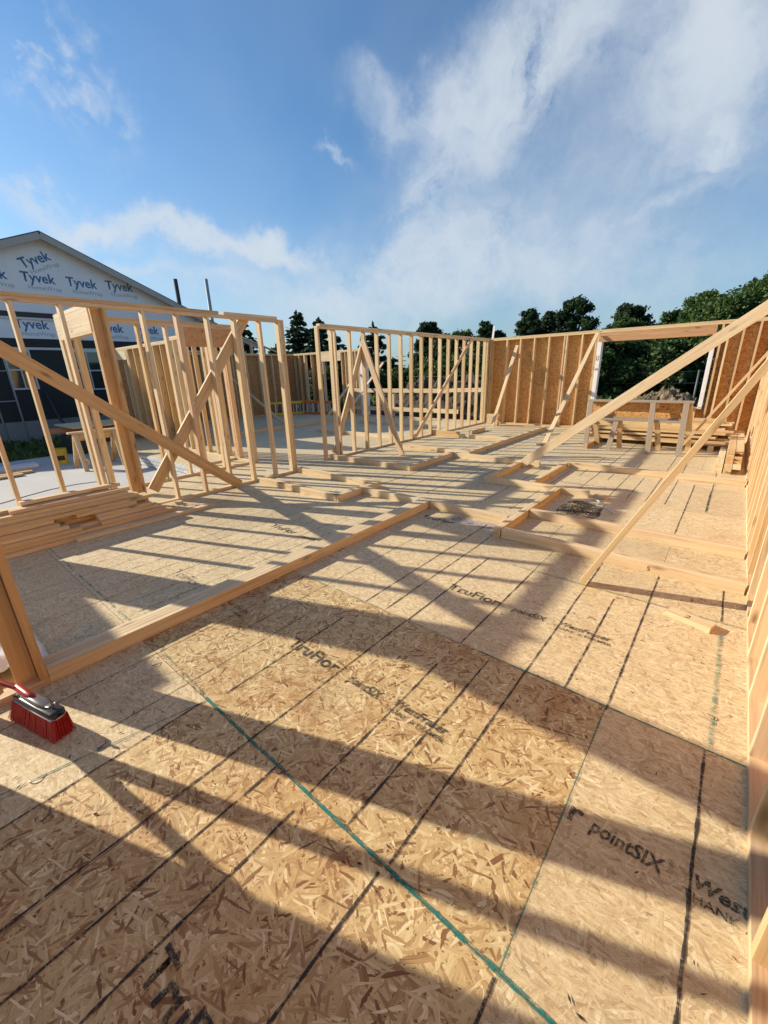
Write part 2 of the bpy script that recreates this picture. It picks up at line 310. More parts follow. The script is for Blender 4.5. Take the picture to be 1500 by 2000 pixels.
def meshobj(name, verts, faces, mat, parent=None, smooth=False):
    me = bpy.data.meshes.new(name); me.from_pydata([tuple(v) for v in verts], [], faces); me.update()
    if isinstance(mat, (list, tuple)):
        for q in mat: me.materials.append(q)
    else: me.materials.append(mat)
    if smooth:
        for f in me.polygons: f.use_smooth = True
    o = bpy.data.objects.new(name, me); COL.objects.link(o)
    if parent is not None: place(o, Matrix.Identity(4), parent)
    return o
def boxo(name, lo, hi, mat, parent=None, bev=0.0):
    bm = bmesh.new(); bmesh.ops.create_cube(bm, size=1)
    for v in bm.verts: v.co = Vector([lo[i] if v.co[i] < 0 else hi[i] for i in range(3)])
    if bev: bmesh.ops.bevel(bm, geom=bm.edges[:], offset=bev, segments=2, profile=.6, affect='EDGES')
    me = bpy.data.meshes.new(name); bm.to_mesh(me); bm.free(); me.materials.append(mat)
    o = bpy.data.objects.new(name, me); COL.objects.link(o)
    if parent is not None: place(o, Matrix.Identity(4), parent)
    return o
def tube(name, pts, rad, mat, parent=None, n=8, taper=None):
    vs = []; fs = []; pts = [Vector(p) for p in pts]
    for i, p in enumerate(pts):
        d = (pts[min(i+1, len(pts)-1)]-pts[max(i-1, 0)]).normalized(); u = d.orthogonal().normalized() if abs(d.z) > .9 else d.cross(Vector((0, 0, 1))).normalized(); v = d.cross(u)
        r = rad if taper is None else rad*(1+(taper-1)*i/(len(pts)-1))
        for k in range(n): vs.append(p+u*r*math.cos(2*math.pi*k/n)+v*r*math.sin(2*math.pi*k/n))
    for i in range(len(pts)-1):
        for k in range(n): fs.append((i*n+k, i*n+(k+1) % n, (i+1)*n+(k+1) % n, (i+1)*n+k))
    fs.append(tuple(range(n))[::-1]); fs.append(tuple((len(pts)-1)*n+k for k in range(n)))
    return meshobj(name, vs, fs, mat, parent, True)
ORD = ['bottom', 'second', 'third', 'fourth', 'fifth', 'sixth', 'seventh', 'eighth', 'ninth', 'tenth', 'eleventh', 'twelfth', 'thirteenth', 'fourteenth', 'fifteenth', 'sixteenth']
def ordn(i): return 'first' if i == 0 else ORD[i]
def setstruct(o): o['kind'] = 'structure'; return o

# ---------------------------------------------------------------- setting: ground, slab, subfloor
rnd = random.Random(7)
vs = []; fs = []; G = 70
def gz(x, y):
    z = -.50
    if y > 13.5: z += min(1, (y-13.5)/3)*.25
    return z + .05*noise.noise(Vector((x*.6, y*.6, 0)))
xs = [-600, -300, -150, -80, -50] + [-40+1.0*i for i in range(61)] + [30, 50, 90, 200, 600]; ys = [-600, -200, -60, -20, -8, -4] + [i*1.0 for i in range(0, 41)] + [50, 70, 110, 200, 600]
for y in ys:
    for x in xs: vs.append((x, y, gz(x, y) if -45 < x < 25 and -4 < y < 45 else -.5))
nx = len(xs)
for j in range(len(ys)-1):
    for i in range(nx-1): fs.append((j*nx+i, j*nx+i+1, (j+1)*nx+i+1, (j+1)*nx+i))
ground = setstruct(meshobj('ground', vs, fs, M_GROUND))
slab = setstruct(boxo('concrete_slab', (-13.6, -6.0, -.40), (-5.72, 3.49, -.25), M_CONC))
def lfloor(name, x0, x1, y0, y1, z1, z0, mat):
    return boxo(name, (x0, y0, z0), (x1, y1, z1), mat)
# one L-shaped subfloor sheet with its rim
pts = [(.47, -4), (.47, 12.19), (-15.42, 12.19), (-15.42, 3.5), (-7.06, 3.5), (-7.06, 1.82), (-5.72, 1.82), (-5.72, -4)]
vs = [(x, y, 0) for x, y in pts] + [(x, y, -.6) for x, y in pts]; n = len(pts)
fs = [tuple(range(n))] + [(i, i+n, (i+1) % n+n, (i+1) % n) for i in range(n)]
subfloor = setstruct(meshobj('subfloor', vs, fs, M_OSBF))
# ---- chalk snapped on the subfloor
def strip(name, a, b, w, mat, z, jag=.35, seed=0):
    r = random.Random(seed); a = Vector((*a, z)); b = Vector((*b, z)); d = b-a; l = d.length; d.normalize(); q = Vector((-d.y, d.x, 0)); k = max(2, int(l/.02)); vs = []; fs = []
    for i in range(k+1):
        p = a+d*(l*i/k); ww = w*.5*(1+jag*(noise.noise(Vector((seed*3.1, i*.35, 0)))+.6*noise.noise(Vector((seed*7.7, i*1.3, 4)))))
        wob = q*.0025*noise.noise(Vector((seed, i*.08, 9)))
        vs += [p+q*ww+wob, p-q*ww+wob]
    for i in range(k): fs.append((2*i, 2*i+1, 2*i+3, 2*i+2))
    return meshobj(name, vs, fs, mat, subfloor)
Zb = .0022; sd = 0
black = [((.18, .2), (.18, 1.9)), ((-.617, .70), (-.617, 3.6)), ((-.632, -.5), (-.632, .66)), ((-.82, .70), (-.82, 1.87)), ((-1.028, .69), (-1.038, 1.66)), ((-1.028, 1.91), (-1.028, 3.1)), ((-1.44, -.6), (-1.44, 1.9)),
         ((-1.23, -.6), (-1.23, .72)), ((-1.02, -.5), (-1.02, .61)), ((-1.84, -.6), (-1.84, .66)), ((-1.80, .78), (-1.81, 1.67)), ((-.215, .3), (-.215, .67)), ((-.207, 1.88), (-.207, 3.59)), ((-.41, 1.91), (-.41, 3.02)),
         ((-1.435, 1.91), (-1.435, 3.12)), ((-1.64, 1.92), (-1.64, 3.95)), ((-1.825, 1.91), (-1.825, 3.9)), ((.197, 3.12), (.193, 3.61)), ((-.03, 5.64), (-.03, 6.62)), ((-2.04, .3), (-2.04, 1.6)), ((-2.24, 1.0), (-2.24, 3.7)), ((-2.45, -.5), (-2.45, 1.4))]
for i in range(14):
    x = -2.85-.406*i*.5
    black.append(((x, .3+(.5 if i % 3 else .0)), (x, 2.3+rnd.uniform(.4, 1.6))))
for i in range(16):
    x = -.22-.406*i; y0 = 4.5+rnd.choice([0, 0, 1.2]); black.append(((x, y0), (x, y0+rnd.choice([2.4, 3.4, 6.0]))))
for i in range(10):
    x = -.02-.406*i; y0 = 5.7; black.append(((x, y0+rnd.choice([0, .9])), (x, y0+rnd.choice([1.3, 1.3, 2.6]))))
for (a, b) in black:
    sd += 1
    strip('black_chalk_line', a, b, (.005 if a[0] < -1.9 else .0095) if max(a[1], b[1]) < 4 else .009, M_BL, Zb, .6, sd)
strip('teal_chalk_line', (-1.86, .69), (.33, .683), .015, M_TEAL, .0030, .3, 901)
strip('teal_chalk_line', (-.90, 1.907), (.33, 1.905), .008, M_TEAL, .0032, .3, 902)
strip('faded_chalk_line', (-2.6, 1.906), (-.90, 1.907), .007, M_TEALF, .0032, .3, 903)
strip('teal_chalk_line', (-1.1, 3.105), (.33, 3.105), .007, M_TEAL, .0034, .3, 904)
strip('faded_chalk_line', (-2.1, 3.115), (-1.1, 3.105), .006, M_TEALF, .0034, .3, 905)
strip('faded_chalk_line', (-.212, .69), (-.212, 1.88), .009, M_TEALF, .0036, .3, 906)
strip('faded_chalk_line', (.198, 1.92), (.198, 2.96), .022, M_TEALF, .0036, .4, 907)
strip('teal_chalk_line', (-1.028, 3.11), (-1.028, 3.60), .006, M_TEAL, .0036, .3, 908)
strip('faded_chalk_line', (-2.64, .72), (-1.86, .70), .012, M_TEALF, .0036, .3, 909)
strip('teal_chalk_line', (-2.2, -.9), (-1.835, .68), .007, M_TEAL, .0038, .3, 910)
strip('faded_chalk_line', (-5.1, .72), (-2.85, .72), .016, M_TEALF, .0038, .5, 911)
strip('teal_chalk_line', (-1.17, 3.72), (-1.17, 4.34), .006, M_TEAL, .0038, .3, 912)
strip('faded_chalk_line', (-.02, 5.6), (.0, 7.1), .008, M_TEALF, .004, .3, 913)
def patch(name, cx, cy, rx, ry, mat, z, seed):
    vs = [(cx, cy, z)]; k = 28
    for i in range(k):
        an = 2*math.pi*i/k; q = 1+.35*noise.noise(Vector((math.cos(an)*1.5, math.sin(an)*1.5, seed)))
        vs.append((cx+rx*q*math.cos(an), cy+ry*q*math.sin(an), z))
    return meshobj(name, vs, [(0, 1+i, 1+(i+1) % k) for i in range(k)], mat, subfloor)
patch('blue_chalk_mark', -2.1, 3.84, .13, .09, M_BLUEC, .0034, 1); patch('blue_chalk_mark', -2.36, 7.45, .22, .16, M_BLUEC, .0034, 2); patch('blue_chalk_mark', -1.85, 3.83, .2, .1, M_BLUEC, .0036, 5)
# ---- writing printed on the subfloor
def text(name, s, size, loc, X=(1, 0, 0), Y=(0, 1, 0), mat=None, parent=None, bold=0.0, shear=0.0, sx=1.0):
    cu = bpy.data.curves.new('txt', 'FONT'); cu.body = s; cu.size = size; cu.offset = bold*size; cu.shear = shear; cu.resolution_u = 3
    o = bpy.data.objects.new('txt', cu); COL.objects.link(o); bpy.context.view_layer.update()
    me = bpy.data.meshes.new_from_object(o.evaluated_get(bpy.context.evaluated_depsgraph_get())); bpy.data.objects.remove(o); bpy.data.curves.remove(cu)
    me.materials.clear(); me.materials.append(mat); w = bpy.data.objects.new(name, me); COL.objects.link(w)
    X = Vector(X).normalized(); Y = Vector(Y).normalized(); M = Matrix((X*sx, Y, X.cross(Y))).transposed().to_4x4(); M.translation = Vector(loc); place(w, M, parent); return w
def print_row(x, y, which=('a', 'b', 'c'), mat=None, z=.0028):
    mat = mat or M_PRINT
    if 'a' in which: text('printed_lettering', 'TruFlor', .125, (x, y-.035, z), mat=mat, parent=subfloor, bold=.022, sx=1.06)
    if 'b' in which: text('printed_lettering', 'pointSIX', .078, (x+.52, y-.03, z), mat=mat, parent=subfloor, bold=.024, shear=.2, sx=.80)
    if 'b' in which: text('printed_lettering', '®', .03, (x+.755, y+.02, z), mat=mat, parent=subfloor)
    if 'c' in which: text('printed_lettering', 'WestFraser', .066, (x+.82, y-.005, z), mat=mat, parent=subfloor, bold=.028, shear=.25, sx=.98)
    if 'c' in which: text('printed_lettering', 'THANK A FRAMER', .040, (x+.80, y-.052, z), mat=mat, parent=subfloor, bold=.012, sx=1.05)
print_row(-1.45, 2.47); print_row(-1.88, 1.27); print_row(-.64, 1.27, ('b', 'c')); text('printed_lettering', 'r', .125, (-.20, 1.235, .0028), mat=M_PRINT, parent=subfloor, bold=.022); print_row(-1.0, .075); print_row(-2.55, 3.70, ('a',)); print_row(-3.76, 2.47); print_row(-3.5, 1.27, mat=M_PRINTF)
print_row(-2.68+.9, 6.1, ('a',), M_PRINTF); print_row(-1.9, 6.13, ('b', 'c'), M_PRINTF)

# ---------------------------------------------------------------- stud walls
PL = .038; HT = 2.44
def wall(label, x0, x1, y0, y1, studs, axis, d=.089, gap=None, top=True, double=True, mats=None, group=None, skipbot=None, header=None, z0=0.0):
    """axis 'y': wall runs along y, its depth is x0..x1 ; axis 'x': runs along x, its depth is y0..y1. studs: positions along the run"""
    w = thing('stud_wall', label, 'stud wall', ((x0+x1)/2, (y0+y1)/2, 0)); mw = M_W
    xm = (x0+x1)/2; ym = (y0+y1)/2
    def P(s, z): return (xm, s, z) if axis == 'y' else (s, ym, z)
    wd = (1, 0, 0) if axis == 'y' else (0, 1, 0); a0, a1 = (y0, y1) if axis == 'y' else (x0, x1)
    segs = skipbot or [(a0, a1)]
    for s0, s1 in segs: board('bottom_plate', P(s0, PL/2), P(s1, PL/2), d, PL, wd, mw, w)
    board('top_plate', P(a0, HT-PL*1.5), P(a1, HT-PL*1.5), d, PL, wd, mw, w)
    if double: board('top_plate', P(a0+.0, HT-PL/2+.0005), P(a1, HT-PL/2+.0005), d, PL, wd, M_W, w)
    for s in studs:
        mt = None
        if isinstance(s, tuple): s, lo, hi = s[:3]
        else: lo, hi = PL, HT-2*PL
        q = s + PL/2
        jig = rnd.uniform(-.004, .004)
        board('stud', P(q+jig, lo), P(q+jig*.3, hi), d, PL, wd, rnd.choice([M_W, M_W, M_W, M_WP]), w)
    return w
# wall A: nearest partition on the left
ystA = [4.35-PL-.406*i for i in range(1, 11)]
wA = wall('long open partition frame behind the lumber stack on the left', -5.71, -5.62, -.15, 4.35, [4.35-PL, 4.35-2*PL-.004, 4.35-2*PL-.03] + ystA + [3.53-.04], 'y', double=False)
board('cap_plate', (-5.665, -.15, HT+.0-.017), (-5.665, 3.28, HT-.017), .089, PL, (1, 0, 0), M_W, wA); board('cap_plate', (-5.665, 3.36, HT-.017), (-5.665, 4.24, HT-.017), .089, PL, (1, 0, 0), M_W, wA)
for k in range(9): board('stud', (-5.665, -.12+.045*k, PL), (-5.665, -.12+.045*k, HT-2*PL), .089, PL, (1, 0, 0), M_W, wA)  # unseen packed studs added to cast the broad shadow band on the floor
# wall B: second partition
ystB = [1.9+.406*i for i in range(0, 4)] + [1.9+.04, 3.33, 3.37, 4.41, 4.37, 4.33]
wB = wall('second partition frame with a knotty header, behind the nearest one', -7.04, -6.95, 1.87, 4.45, ystB + [(3.75, PL, .4), ], 'y', skipbot=[(1.87, 3.41), (3.6, 4.45)])
boxo('header', (-7.035, 3.41, 2.08), (-6.955, 4.33, 2.363), M_WR, wB)
# X-direction wall between A and B with a door header
wX = thing('door_frame', 'framed doorway with a pale box header between the two left partitions', 'door frame', (-6.4, 1.86, 0))
for k in range(3): board('jack_stud', (-7.18+.041*k, 1.84, -.2), (-7.18+.041*k, 1.84, 2.12 if k == 2 else 2.4), .089, PL, (0, 1, 0), M_WP, wX)
for k in range(2): board('jack_stud', (-5.735-.041*k, 1.85, 0), (-5.735-.041*k, 1.85, 2.12 if k else 2.36), .14, PL, (0, 1, 0), M_WO, wX)
hdr = board('header', (-7.14, 1.81, 2.26), (-5.84, 1.81, 2.26), .285, .040, (0, 0, 1), M_WP, wX); board('header', (-7.14, 1.865, 2.26), (-5.84, 1.865, 2.26), .285, .038, (0, 0, 1), M_WP, wX)
board('top_plate', (-7.2, 1.84, 2.42), (-5.74, 1.84, 2.42), .089, .034, (0, 1, 0), M_WP, wX)
# small closet walls further back
wall('short closet partition frame behind the second partition', -7.68, -7.59, 3.7, 4.45, [3.72, 4.1, 4.4], 'y')
wall('closet return frame running across behind the second partition', -9.6, -7.05, 4.36, 4.45, [-7.12, -7.5, -7.9, -8.3, -8.34, -8.7, -9.1, -9.5], 'x')
# wall C: centre partition
ystC = [5.30+.406*i for i in range(0, 17)] + [5.30+.33, 11.93, 11.99]
wC = wall('long open partition frame in the centre reaching the far corner', -6.0, -5.91, 5.30, 12.02, sorted(ystC), 'y', double=False)
board('cap_plate', (-5.955, 5.36, HT-.017), (-5.955, 12.02, HT-.017), .089, PL, (1, 0, 0), M_WP, wC)
# wall D: garage side wall with sheathing on its back
wD = wall('sheathed wall with tightly spaced studs seen through the left partitions', -13.65, -10.4, 4.66, 4.80, [-10.45-.406*i for i in range(0, 8)] + [-10.49, -13.0, -12.96], 'x', d=.14)
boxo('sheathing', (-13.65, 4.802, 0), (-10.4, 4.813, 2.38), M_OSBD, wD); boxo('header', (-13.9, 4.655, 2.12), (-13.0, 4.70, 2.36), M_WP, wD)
# wall E: west exterior
wE = wall('far left exterior wall with wood sheathing coloured dark as in shade', -15.30, -15.16, 4.8, 12.05, [4.85+.61*i for i in range(12)], 'y', d=.14)
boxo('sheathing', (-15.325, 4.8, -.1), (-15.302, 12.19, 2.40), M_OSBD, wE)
# low gable truss edge on top of it
g = thing('rake_frame', 'low sloping rake frame standing on the far left sheathed wall', 'rake frame', (-15.2, 9.5, 2.44))
board('rake_plate', (-15.25, 8.6, 3.40), (-15.25, 11.45, 2.47), .14, PL, (1, 0, 0), M_WP, g)
for yy in (8.9, 9.5, 10.1, 10.7): board('stud', (-15.25, yy, 2.445), (-15.25, yy, 3.40-.3263*(yy-8.6)-.03), .14, PL, (1, 0, 0), M_WP, g)
# wall F far, north side left part (y = 12.05)
wN = wall('far wall left of the centre with a pale header over an opening', -15.14, -11.2, 12.05, 12.19, [-15.1, -14.8, -14.45, -14.41, -14.0, -13.6, -13.56, -13.3, -12.2, -12.0, -11.75, -11.6, -11.45, -11.3, -11.25], 'x', d=.14)
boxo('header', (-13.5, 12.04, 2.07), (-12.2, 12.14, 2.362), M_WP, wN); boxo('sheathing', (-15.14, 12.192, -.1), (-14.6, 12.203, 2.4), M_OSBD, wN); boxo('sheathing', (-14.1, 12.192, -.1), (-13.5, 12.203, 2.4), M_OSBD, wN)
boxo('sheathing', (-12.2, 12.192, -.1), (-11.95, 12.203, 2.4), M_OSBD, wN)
boxo('wrapped_post', (-11.18, 12.03, 0), (-10.9, 12.21, 2.36), M_WHITE, wN, .01)
# low safety rails across the open bay
rl = thing('safety_rail', 'two-bar timber safety rail across the open bay of the far wall', 'railing', (-8.5, 12.1, 0))
board('rail', (-11.6, 12.03, .95), (-7.2, 12.03, .95), .14, PL, (0, 0, 1), M_WP, rl); board('rail', (-7.4, 11.985, .97), (-6.02, 11.985, .99), .12, PL, (0, 0, 1), M_W, rl); board('rail', (-11.6, 12.03, .30), (-6.9, 12.03, .30), .14, PL, (0, 0, 1), M_W, rl)
for x in (-9.62, -7.33, -11.3): board('post', (x, 12.07, 0), (x, 12.07, .95), .089, PL, (1, 0, 0), M_W, rl)
board('bottom_plate', (-11.0, 12.12, PL/2), (-6.05, 12.12, PL/2), .14, PL, (0, 1, 0), M_W, rl)
# wall G: north exterior with the big window opening
st = [-5.90, -5.86, -5.40, -5.0, -4.60, -4.20, -3.80, -3.74, -3.36, -3.02, -2.98] + [-.52, -.40, -.16, .1]
wG = wall('far sheathed wall with the big window opening under a wide header', -5.90, .31, 12.05, 12.19, st, 'x', d=.14, double=True)
for k, (a, b) in enumerate(((-5.9, -4.72), (-4.715, -3.5), (-3.495, -2.95))): boxo('sheathing', (a, 12.193, -.1), (b, 12.206, 2.40), M_OSBW, wG)
boxo('sheathing', (-.55, 12.193, -.1), (.46, 12.206, 2.40), M_OSBW, wG); boxo('sheathing', (-2.95, 12.193, -.1), (-.55, 12.206, .57), M_OSBW, wG)
boxo('header', (-2.94, 12.045, 2.155), (-.60, 12.09, 2.361), M_WR, wG); boxo('header', (-2.94, 12.10, 2.155), (-.60, 12.185, 2.361), M_WR, wG)
board('sill', (-2.92, 12.12, .60), (-.58, 12.12, .60), .14, PL, (0, 1, 0), M_WP, wG)
for x in (-2.7, -2.3, -1.9, -1.5, -1.1, -.7): board('cripple_stud', (x, 12.12, PL), (x, 12.12, .58), .14, PL, (0, 1, 0), M_W, wG)
boxo('wrapped_jamb', (-2.945, 12.04, .62), (-2.86, 12.215, 2.153), M_WHITE, wG, .006); boxo('wrapped_jamb', (-.655, 12.04, .62), (-.575, 12.215, 2.153), M_WHITE, wG, .006)
text('handwriting', 'U', .17, (-2.95, 12.037, 1.72), (1, 0, 0), (0, 0, 1), M_MARK, wG, sx=.55); text('handwriting', 'ne', .11, (-2.95, 12.037, 1.48), (1, 0, 0), (0, 0, 1), M_MARK, wG, sx=.75)
# wall H: east exterior, beside the camera
ystH = [1.13+.4035*i for i in range(-8, 28)]
wH = wall('long sheathed wall with upright studs along the right edge', .32, .46, -2.5, 12.04, ystH, 'y', d=.14)
boxo('sheathing', (.462, -2.5, -.1), (.474, 12.19, 2.41), M_OSBW, wH)
# wall J: near left wall (only its end post shows), sheathed further along, off the frame
hd_ = thing('door_header', 'header beam spanning between the near left wall and the left partition', 'header', (-4.2, 0, 2.2))
boxo('beam', (-5.60, -.03, 2.08), (-2.76, .05, 2.44), M_WR, hd_)
wJ = thing('stud_wall', 'near left wall frame ending in a double post beside the broom', 'stud wall', (-2.71, -.5, 0))
board('bottom_plate', (-2.705, -4, PL/2), (-2.705, .205, PL/2), .089, PL, (1, 0, 0), M_W, wJ)
board('top_plate', (-2.705, -4, HT-PL*1.5), (-2.705, .2, HT-PL*1.5), .089, PL, (1, 0, 0), M_WO, wJ); board('top_plate', (-2.705, -4, HT-PL/2), (-2.705, .2, HT-PL/2), .089, PL, (1, 0, 0), M_WO, wJ)
board('stud', (-2.705, .184, PL), (-2.705, .184, HT-2*PL), .089, PL, (1, 0, 0), M_WO, wJ)
board('stud', (-2.742, .118, PL), (-2.742, .118, HT-2*PL), .088, .036, (0, 1, 0), M_WO, wJ)
board('stud', (-2.90, .175, PL), (-2.90, .175, HT-2*PL), .28, .036, (1, .0, 0), M_WO, wJ)  # wide board behind the post, added to widen its floor shadow
board('stud', (-2.705, -.12, PL), (-2.705, -.12, HT-2*PL), .089, PL, (1, 0, 0), M_WO, wJ)
for i in range(8): board('stud', (-2.705, -.40-.406*i, PL), (-2.705, -.40-.406*i, HT-2*PL), .089, PL, (1, 0, 0), M_WO, wJ)
boxo('sheathing', (-2.763, -4, 0), (-2.752, -.36, 2.44), M_OSBW, wJ)
# unseen wall added off the frame to cast the shadow edge on the near floor
wK = thing('shadow_wall', 'unseen sheathed wall added off the frame to shade the near floor', 'wall', (-9.5, -1.24, 0))
boxo('sheathing', (-12.5, -1.38, -.25), (-7.0, -1.368, 2.44), M_OSBW, wK); board('top_plate', (-12.48, -1.30, 2.42), (-7.0, -1.30, 2.42), .13, PL, (0, 1, 0), M_W, wK)
for i in range(14): board('stud', (-12.4+.41*i, -1.30, -.25), (-12.4+.41*i, -1.30, 2.40), .13, PL, (0, 1, 0), M_W, wK)
# ---------------------------------------------------------------- wall plates lying on edge on the floor
def plates(label, axis, a, b, face, n=2, mats=None, z=0, over=0):
    """n 2x4s on edge, tacked together; 'face' is the coordinate of the side nearest the camera, the rest lie behind"""
    p = thing('wall_plate', label, 'lumber plate', ((a+b)/2, face, 0) if axis == 'x' else (face, (a+b)/2, 0), 'wall plates laid out on edge on the subfloor')
    for k in range(n):
        e0 = rnd.uniform(0, .006) if k else 0
        if axis == 'x': board('plate', (a+e0, face+.019+.0385*k, .0447), (b-e0, face+.019+.0385*k, .0447), .089, PL, (0, 0, 1), M_WP if k < 1 or rnd.random() < .5 else M_W, p)
        else: board('plate', (face-.019-.0385*k, a+e0, .0447), (face-.019-.0385*k, b-e0, .0447), .089, PL, (0, 0, 1), (mats or M_W) if k < 1 else M_WP, p)
    return p
plates('long wall plate bundle running from the near left post to the middle', 'y', .205, 4.045, -2.66, 4, M_W)
plates('plate from the nearest left partition to the small L-corner', 'x', -5.53, -3.80, 3.51)
plates('short plate forming the small L-corner beyond the first left plate', 'y', 3.515, 4.39, -3.765)
plates('shaded plate parallel behind the first left plate, from the partition end post', 'x', -5.56, -3.86, 4.31)
plates('plate joining the L-corner to the far end of the long bundle', 'x', -3.755, -2.825, 3.99)
plates('plate from the long bundle to the middle cross plate, beside blue chalk', 'x', -2.65, -1.66, 3.99)
plates('cross plate at the near corner of the two long right plates', 'y', 3.61, 5.46, -1.56, 2)
plates('nearest long plate running right to the studs of the right wall', 'x', -1.55, .305, 3.62)
plates('second long plate running right to the right wall, behind the nearest', 'x', -1.55, .305, 4.36)
board('spacer', (-1.57, 3.66, .0447), (-1.57, 3.66, .0447+.001), .01, .01, (1, 0, 0), M_W, wH) if False else None
plates('plate with a free right end above the dark dirt patch', 'x', -2.67, -1.22, 5.475)
plates('short orange-lit plate under the foot of the large brace', 'y', 5.56, 6.95, -2.59)
plates('short plate just right of the large brace foot', 'y', 5.56, 7.10, -1.95)
plates('long back plate running right in front of the sawhorse', 'x', -1.94, .305, 7.10)
plates('plate running left from the large brace foot', 'x', -3.98, -2.35, 6.84)
plates('plate starting at the end post of the centre partition', 'x', -5.98, -4.02, 5.44)
plates('short plate turning the corner beyond the centre plate', 'y', 5.445, 6.90, -4.01)
plates('plate crossing in front of the centre partition brace', 'x', -5.60, -3.80, 7.11)
plates('long plate running back from the middle towards the far wall', 'y', 7.12, 11.35, -3.78)
plates('plate with a yellow end near the far corner of the centre partition', 'x', -5.10, -3.86, 9.02)
plates('tiny loose plate in front of the far corner', 'y', 9.65, 10.42, -5.12)
tag(board('wood_block', (-5.95, 9.02, .07), (-5.12, 9.02, .07), .14, .038, (0, 0, 1), M_WO), 'deep yellow board on edge at the foot of the centre partition brace', 'board')
plates('long plate lying on the shaded floor at the far left', 'y', 6.4, 10.9, -10.70)
plates('sunlit plate crossing behind the centre partition', 'x', -9.3, -6.3, 8.0)
plates('plate behind the centre partition, further back than the other', 'x', -9.6, -6.6, 10.2)
# ---------------------------------------------------------------- braces
def brace(label, a, b, w, wdir, mat=None, t=PL):
    return board('brace', a, b, w, t, wdir, mat or M_W, None, label, 'brace', 'diagonal wall braces')
brace('front right diagonal brace with its foot on the green chalk line', (-.655, 3.13, .02), (.34, 3.10, 2.09), .089, (0, 1, 0), M_W)
brace('large pale diagonal board crossing in front of the sawhorse', (-2.60, 6.72, .05), (.36, 6.86, 2.40), .140, (-.62, 0, .78), M_WP)
brace('rear right brace rising behind the front right one, foot near the sawhorse', (-.68, 9.30, .02), (.33, 9.3, 1.86), .089, (0, 1, 0))
brace('brace leaning on the far wall at the left edge of the window opening', (-3.02, 9.02, .03), (-2.98, 11.99, 2.36), .089, (1, 0, 0), M_WP)
brace('mottled brace leaning on the far wall beside the corner block pile', (-5.30, 11.22, .03), (-5.04, 11.98, 2.20), .089, (1, 0, 0), M_WP)
brace('long diagonal brace on the far end of the centre partition', (-5.888, 8.17, .04), (-5.888, 10.85, 2.36), .089, (0, .7, -.7))
brace('diagonal brace from the near part of the centre partition down to the floor', (-5.87, 6.42, 2.20), (-4.93, 6.42, .02), .120, (.9, 0, .4), M_W)
brace('inner brace of the centre partition seen between its first studs', (-6.02, 6.60, 2.15), (-6.02, 5.62, .08), .120, (0, .9, -.4))
brace('thin prop behind the centre partition leaning to the left', (-10.0, 9.6, .03), (-10.0, 11.98, 1.9), .089, (1, 0, 0), M_WP)
brace('thin prop resting on the shaded floor below the far left ladders', (-10.9, 8.2, .03), (-15.1, 8.6, 1.85), .089, (0, 1, 0), M_W)
brace('short prop right of the far left ladders', (-11.3, 10.2, .03), (-11.3, 12.0, 1.6), .089, (1, 0, 0), M_W)
brace('wide orange diagonal board across the nearest left partition', (-5.600, 3.21, .03), (-5.600, .29, 2.42), .140, (0, .65, .75), M_WO)
brace('knotty diagonal board rising to the right inside the nearest left partition', (-5.73, 2.03, .20), (-5.73, 3.74, 2.40), .140, (0, .8, -.6))
brace('off-side diagonal board on the near left wall frame', (-2.64, 0.0, .10), (-2.64, -1.0, 2.35), .089, (1, 0, 0), M_WO)
# ---------------------------------------------------------------- lumber stacks
def stackboard(a, b, w, t, wd, mat, label, group): return board('lumber_board', a, b, w, t, wd, mat, None, label, 'board', group)
r = random.Random(21)
for i in range(10):
    front = -5.10-.031*i+[0, -.012, .01, -.008, .012, -.01, .006, -.012, .008, 0][i]; nb = max(1, min(5, int((5.60+front+.02)/.0895))) ; z = .0195+.0383*i
    for k in range(nb):
        ys = r.choice([-.75, -.6, -.3, .05]) if k else [-1.2, -.9, -.35, -.75, -.2, -.35, -.8, -.1, .3, .55][i]
        ln = r.choice([2.35, 2.44, 2.1])
        ye = [2.27, 2.05, 1.93, 1.86, 1.80, 1.66, 1.86, 1.72, 1.62, 1.55][i]; y1 = ye if k == 0 else ye-r.uniform(0, .12); ys = ys if k == 0 else y1-ln
        x = front-.0445-.0895*k + r.uniform(-.003, .003)
        row = ORD[i]+' layer' if i else 'bottom layer'; col = ['front edge', 'second row back', 'third row back', 'fourth row back', 'fifth row back'][k]
        parts = [(ys, y1)]
        if (k == 0 and i in (2, 3, 4, 5)) or (k == 1 and i in (3, 4)):   # cut pieces leave pockets in the stack's face
            c0 = {2: 1.05, 3: 0.95, 4: .88, 5: .85}[i]; c1 = c0+{2: .18, 3: .28, 4: .34, 5: .2}[i]; parts = [(ys if i != 3 else .2, c0), (c1, y1)]
        for q, (s0, s1) in enumerate(parts):
            hl = '' if len(parts) == 1 else (', the nearer piece' if q == 0 else ', the farther piece')
            stackboard((x, s0, z), (x, s1, z), .0875, .0375, (1, 0, 0), r.choice([M_W, M_WP, M_W]), 'left stack board, %s, %s%s' % (row, col, hl), 'boards of the left lumber stack')
stackboard((-5.53, .66, .412), (-5.55, 1.60, .412), .0875, .0375, (1, 0, 0), M_WP, 'short board on the very top of the left lumber stack', 'boards of the left lumber stack')
stackboard((-5.06, .95, .02), (-5.02, 2.42, .02), .0875, .0375, (1, 0, 0), M_WP, 'board lying flat on the floor in front of the left lumber stack', 'boards of the left lumber stack')
